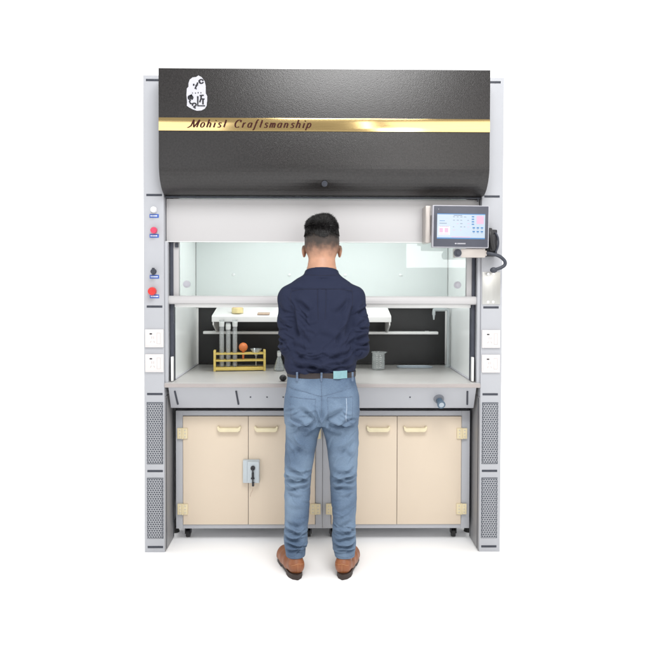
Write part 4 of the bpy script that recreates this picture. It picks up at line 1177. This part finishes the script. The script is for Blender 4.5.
shoe(.083, -.292, math.radians(13), 1)

# ---- hair: cap on the crown plus many short locks
fh = Field((HC[0] - .12, HC[1] - .13, 1.50), (HC[0] + .12, HC[1] + .13, 1.73), .0028)
fh.ell(HC + [0, -.004, .008], (.0825, .0945, .0905), .01)
def cut(X, Y, Z):
    # the cap stops above the faded sides; lower over the temples than at the nape
    edge = 1.622 - .012 * np.sin(X * 55 + 2) + .004 * np.sin(X * 160) - .45 * np.clip(Y - (HC[1] + .0), 0, .03) + 1.6 * np.clip(Y - (HC[1] + .052), 0, .05) + .10 * np.abs(X - HC[0])
    return edge - Z
fh.put((-1, -1, 0), (1, 1, 2), cut, op='inter')
V, F = fh.mesh(); N = vnormals(V, F)
V = V + N * (smooth_noise(V, 170, 41) * .0018 + smooth_noise(V, 60, 42) * .0012 + .0005)[:, None]
cap = to_obj('hair', V, F, M['hairm'], body)
HR = np.random.RandomState(11)
verts, faces = [], []
def lock(p, d, L, w, side):
    i = len(verts); q = p + d * L * .55 + side * w * .0; 
    bend = np.array([HR.normal() * .08, HR.normal() * .08, -.08])
    e = q + (d + bend) * L * .45
    for a in (p - side * w, p + side * w, q + side * w * .7, q - side * w * .7, e): verts.append(a)
    faces.append((i, i + 1, i + 2, i + 3)); faces.append((i + 3, i + 2, i + 4))
cnt = 0
VV = HR.normal(size=(90000, 3)); VV /= np.linalg.norm(VV, axis=1, keepdims=True)
BB = HC + np.array([0, -.005, .006]) + VV * np.array([.0800, .0925, .0900])
N1, N2 = smooth_noise(BB, 80, 51), smooth_noise(BB, 80, 52)
for vi in range(90000):
    if cnt >= 26000: break
    v = VV[vi]
    el = v[2]
    if v[1] > .62 and el < .45: continue
    if el < -.50: continue
    # position on the skull
    base = HC + np.array([0, -.005, .006]) + v * np.array([.0800, .0925, .0900])
    zrel = base[2]
    topness = np.clip((zrel - 1.588 + .010 * math.sin(base[0] * 62 + 2.2)) / .030, 0, 1)
    if v[1] > .2 and zrel < 1.56 : continue
    nrm = v / np.array([.0800, .0925, .0900]); nrm /= np.linalg.norm(nrm)
    down = np.array([0, 0, -1.]) + nrm * nrm[2]; down /= (np.linalg.norm(down) + 1e-6)
    cl = N1[vi]; cl2 = N2[vi]
    if topness < .05:
        dens = np.clip((zrel - 1.500) / .055, 0, 1) ** 1.1
        if HR.rand() > dens * .95 + .02: continue
        L = HR.uniform(.004, .009); w = .0007
        d = down + nrm * .16 + np.array([cl * .2, 0, 0]) + HR.normal(size=3) * .10
    else:
        crown = np.clip((nrm[2] - .30) / .40, 0, 1)
        L = .009 + crown * (HR.uniform(.005, .014) + max(0, cl) * .008); w = .0010
        if HR.rand() < .05: L *= 1.3
        lie = down * .95 + nrm * (.16 + .10 * cl2) + np.array([cl * .55, 0, 0])
        upd = nrm * .55 + np.array([-.18 + cl * .6, .25 + cl2 * .4, .50])
        d = lie * (1 - crown) + upd * crown + HR.normal(size=3) * (.10 + .14 * crown)
    d /= np.linalg.norm(d)
    side = np.cross(d, nrm + HR.normal(size=3) * .3); side /= (np.linalg.norm(side) + 1e-9)
    lock(base + nrm * (.003 + .002 * topness if topness > .05 else 0.0006), d, L, w, side); cnt += 1
me = bpy.data.meshes.new('hair_lock'); me.from_pydata((np.array(verts) - np.array(PB)).tolist(), [], faces); me.materials.append(M['hairm'])
ho = bpy.data.objects.new('short_hair', me); C.objects.link(ho); ho.parent = body; ho['kind'] = 'stuff'
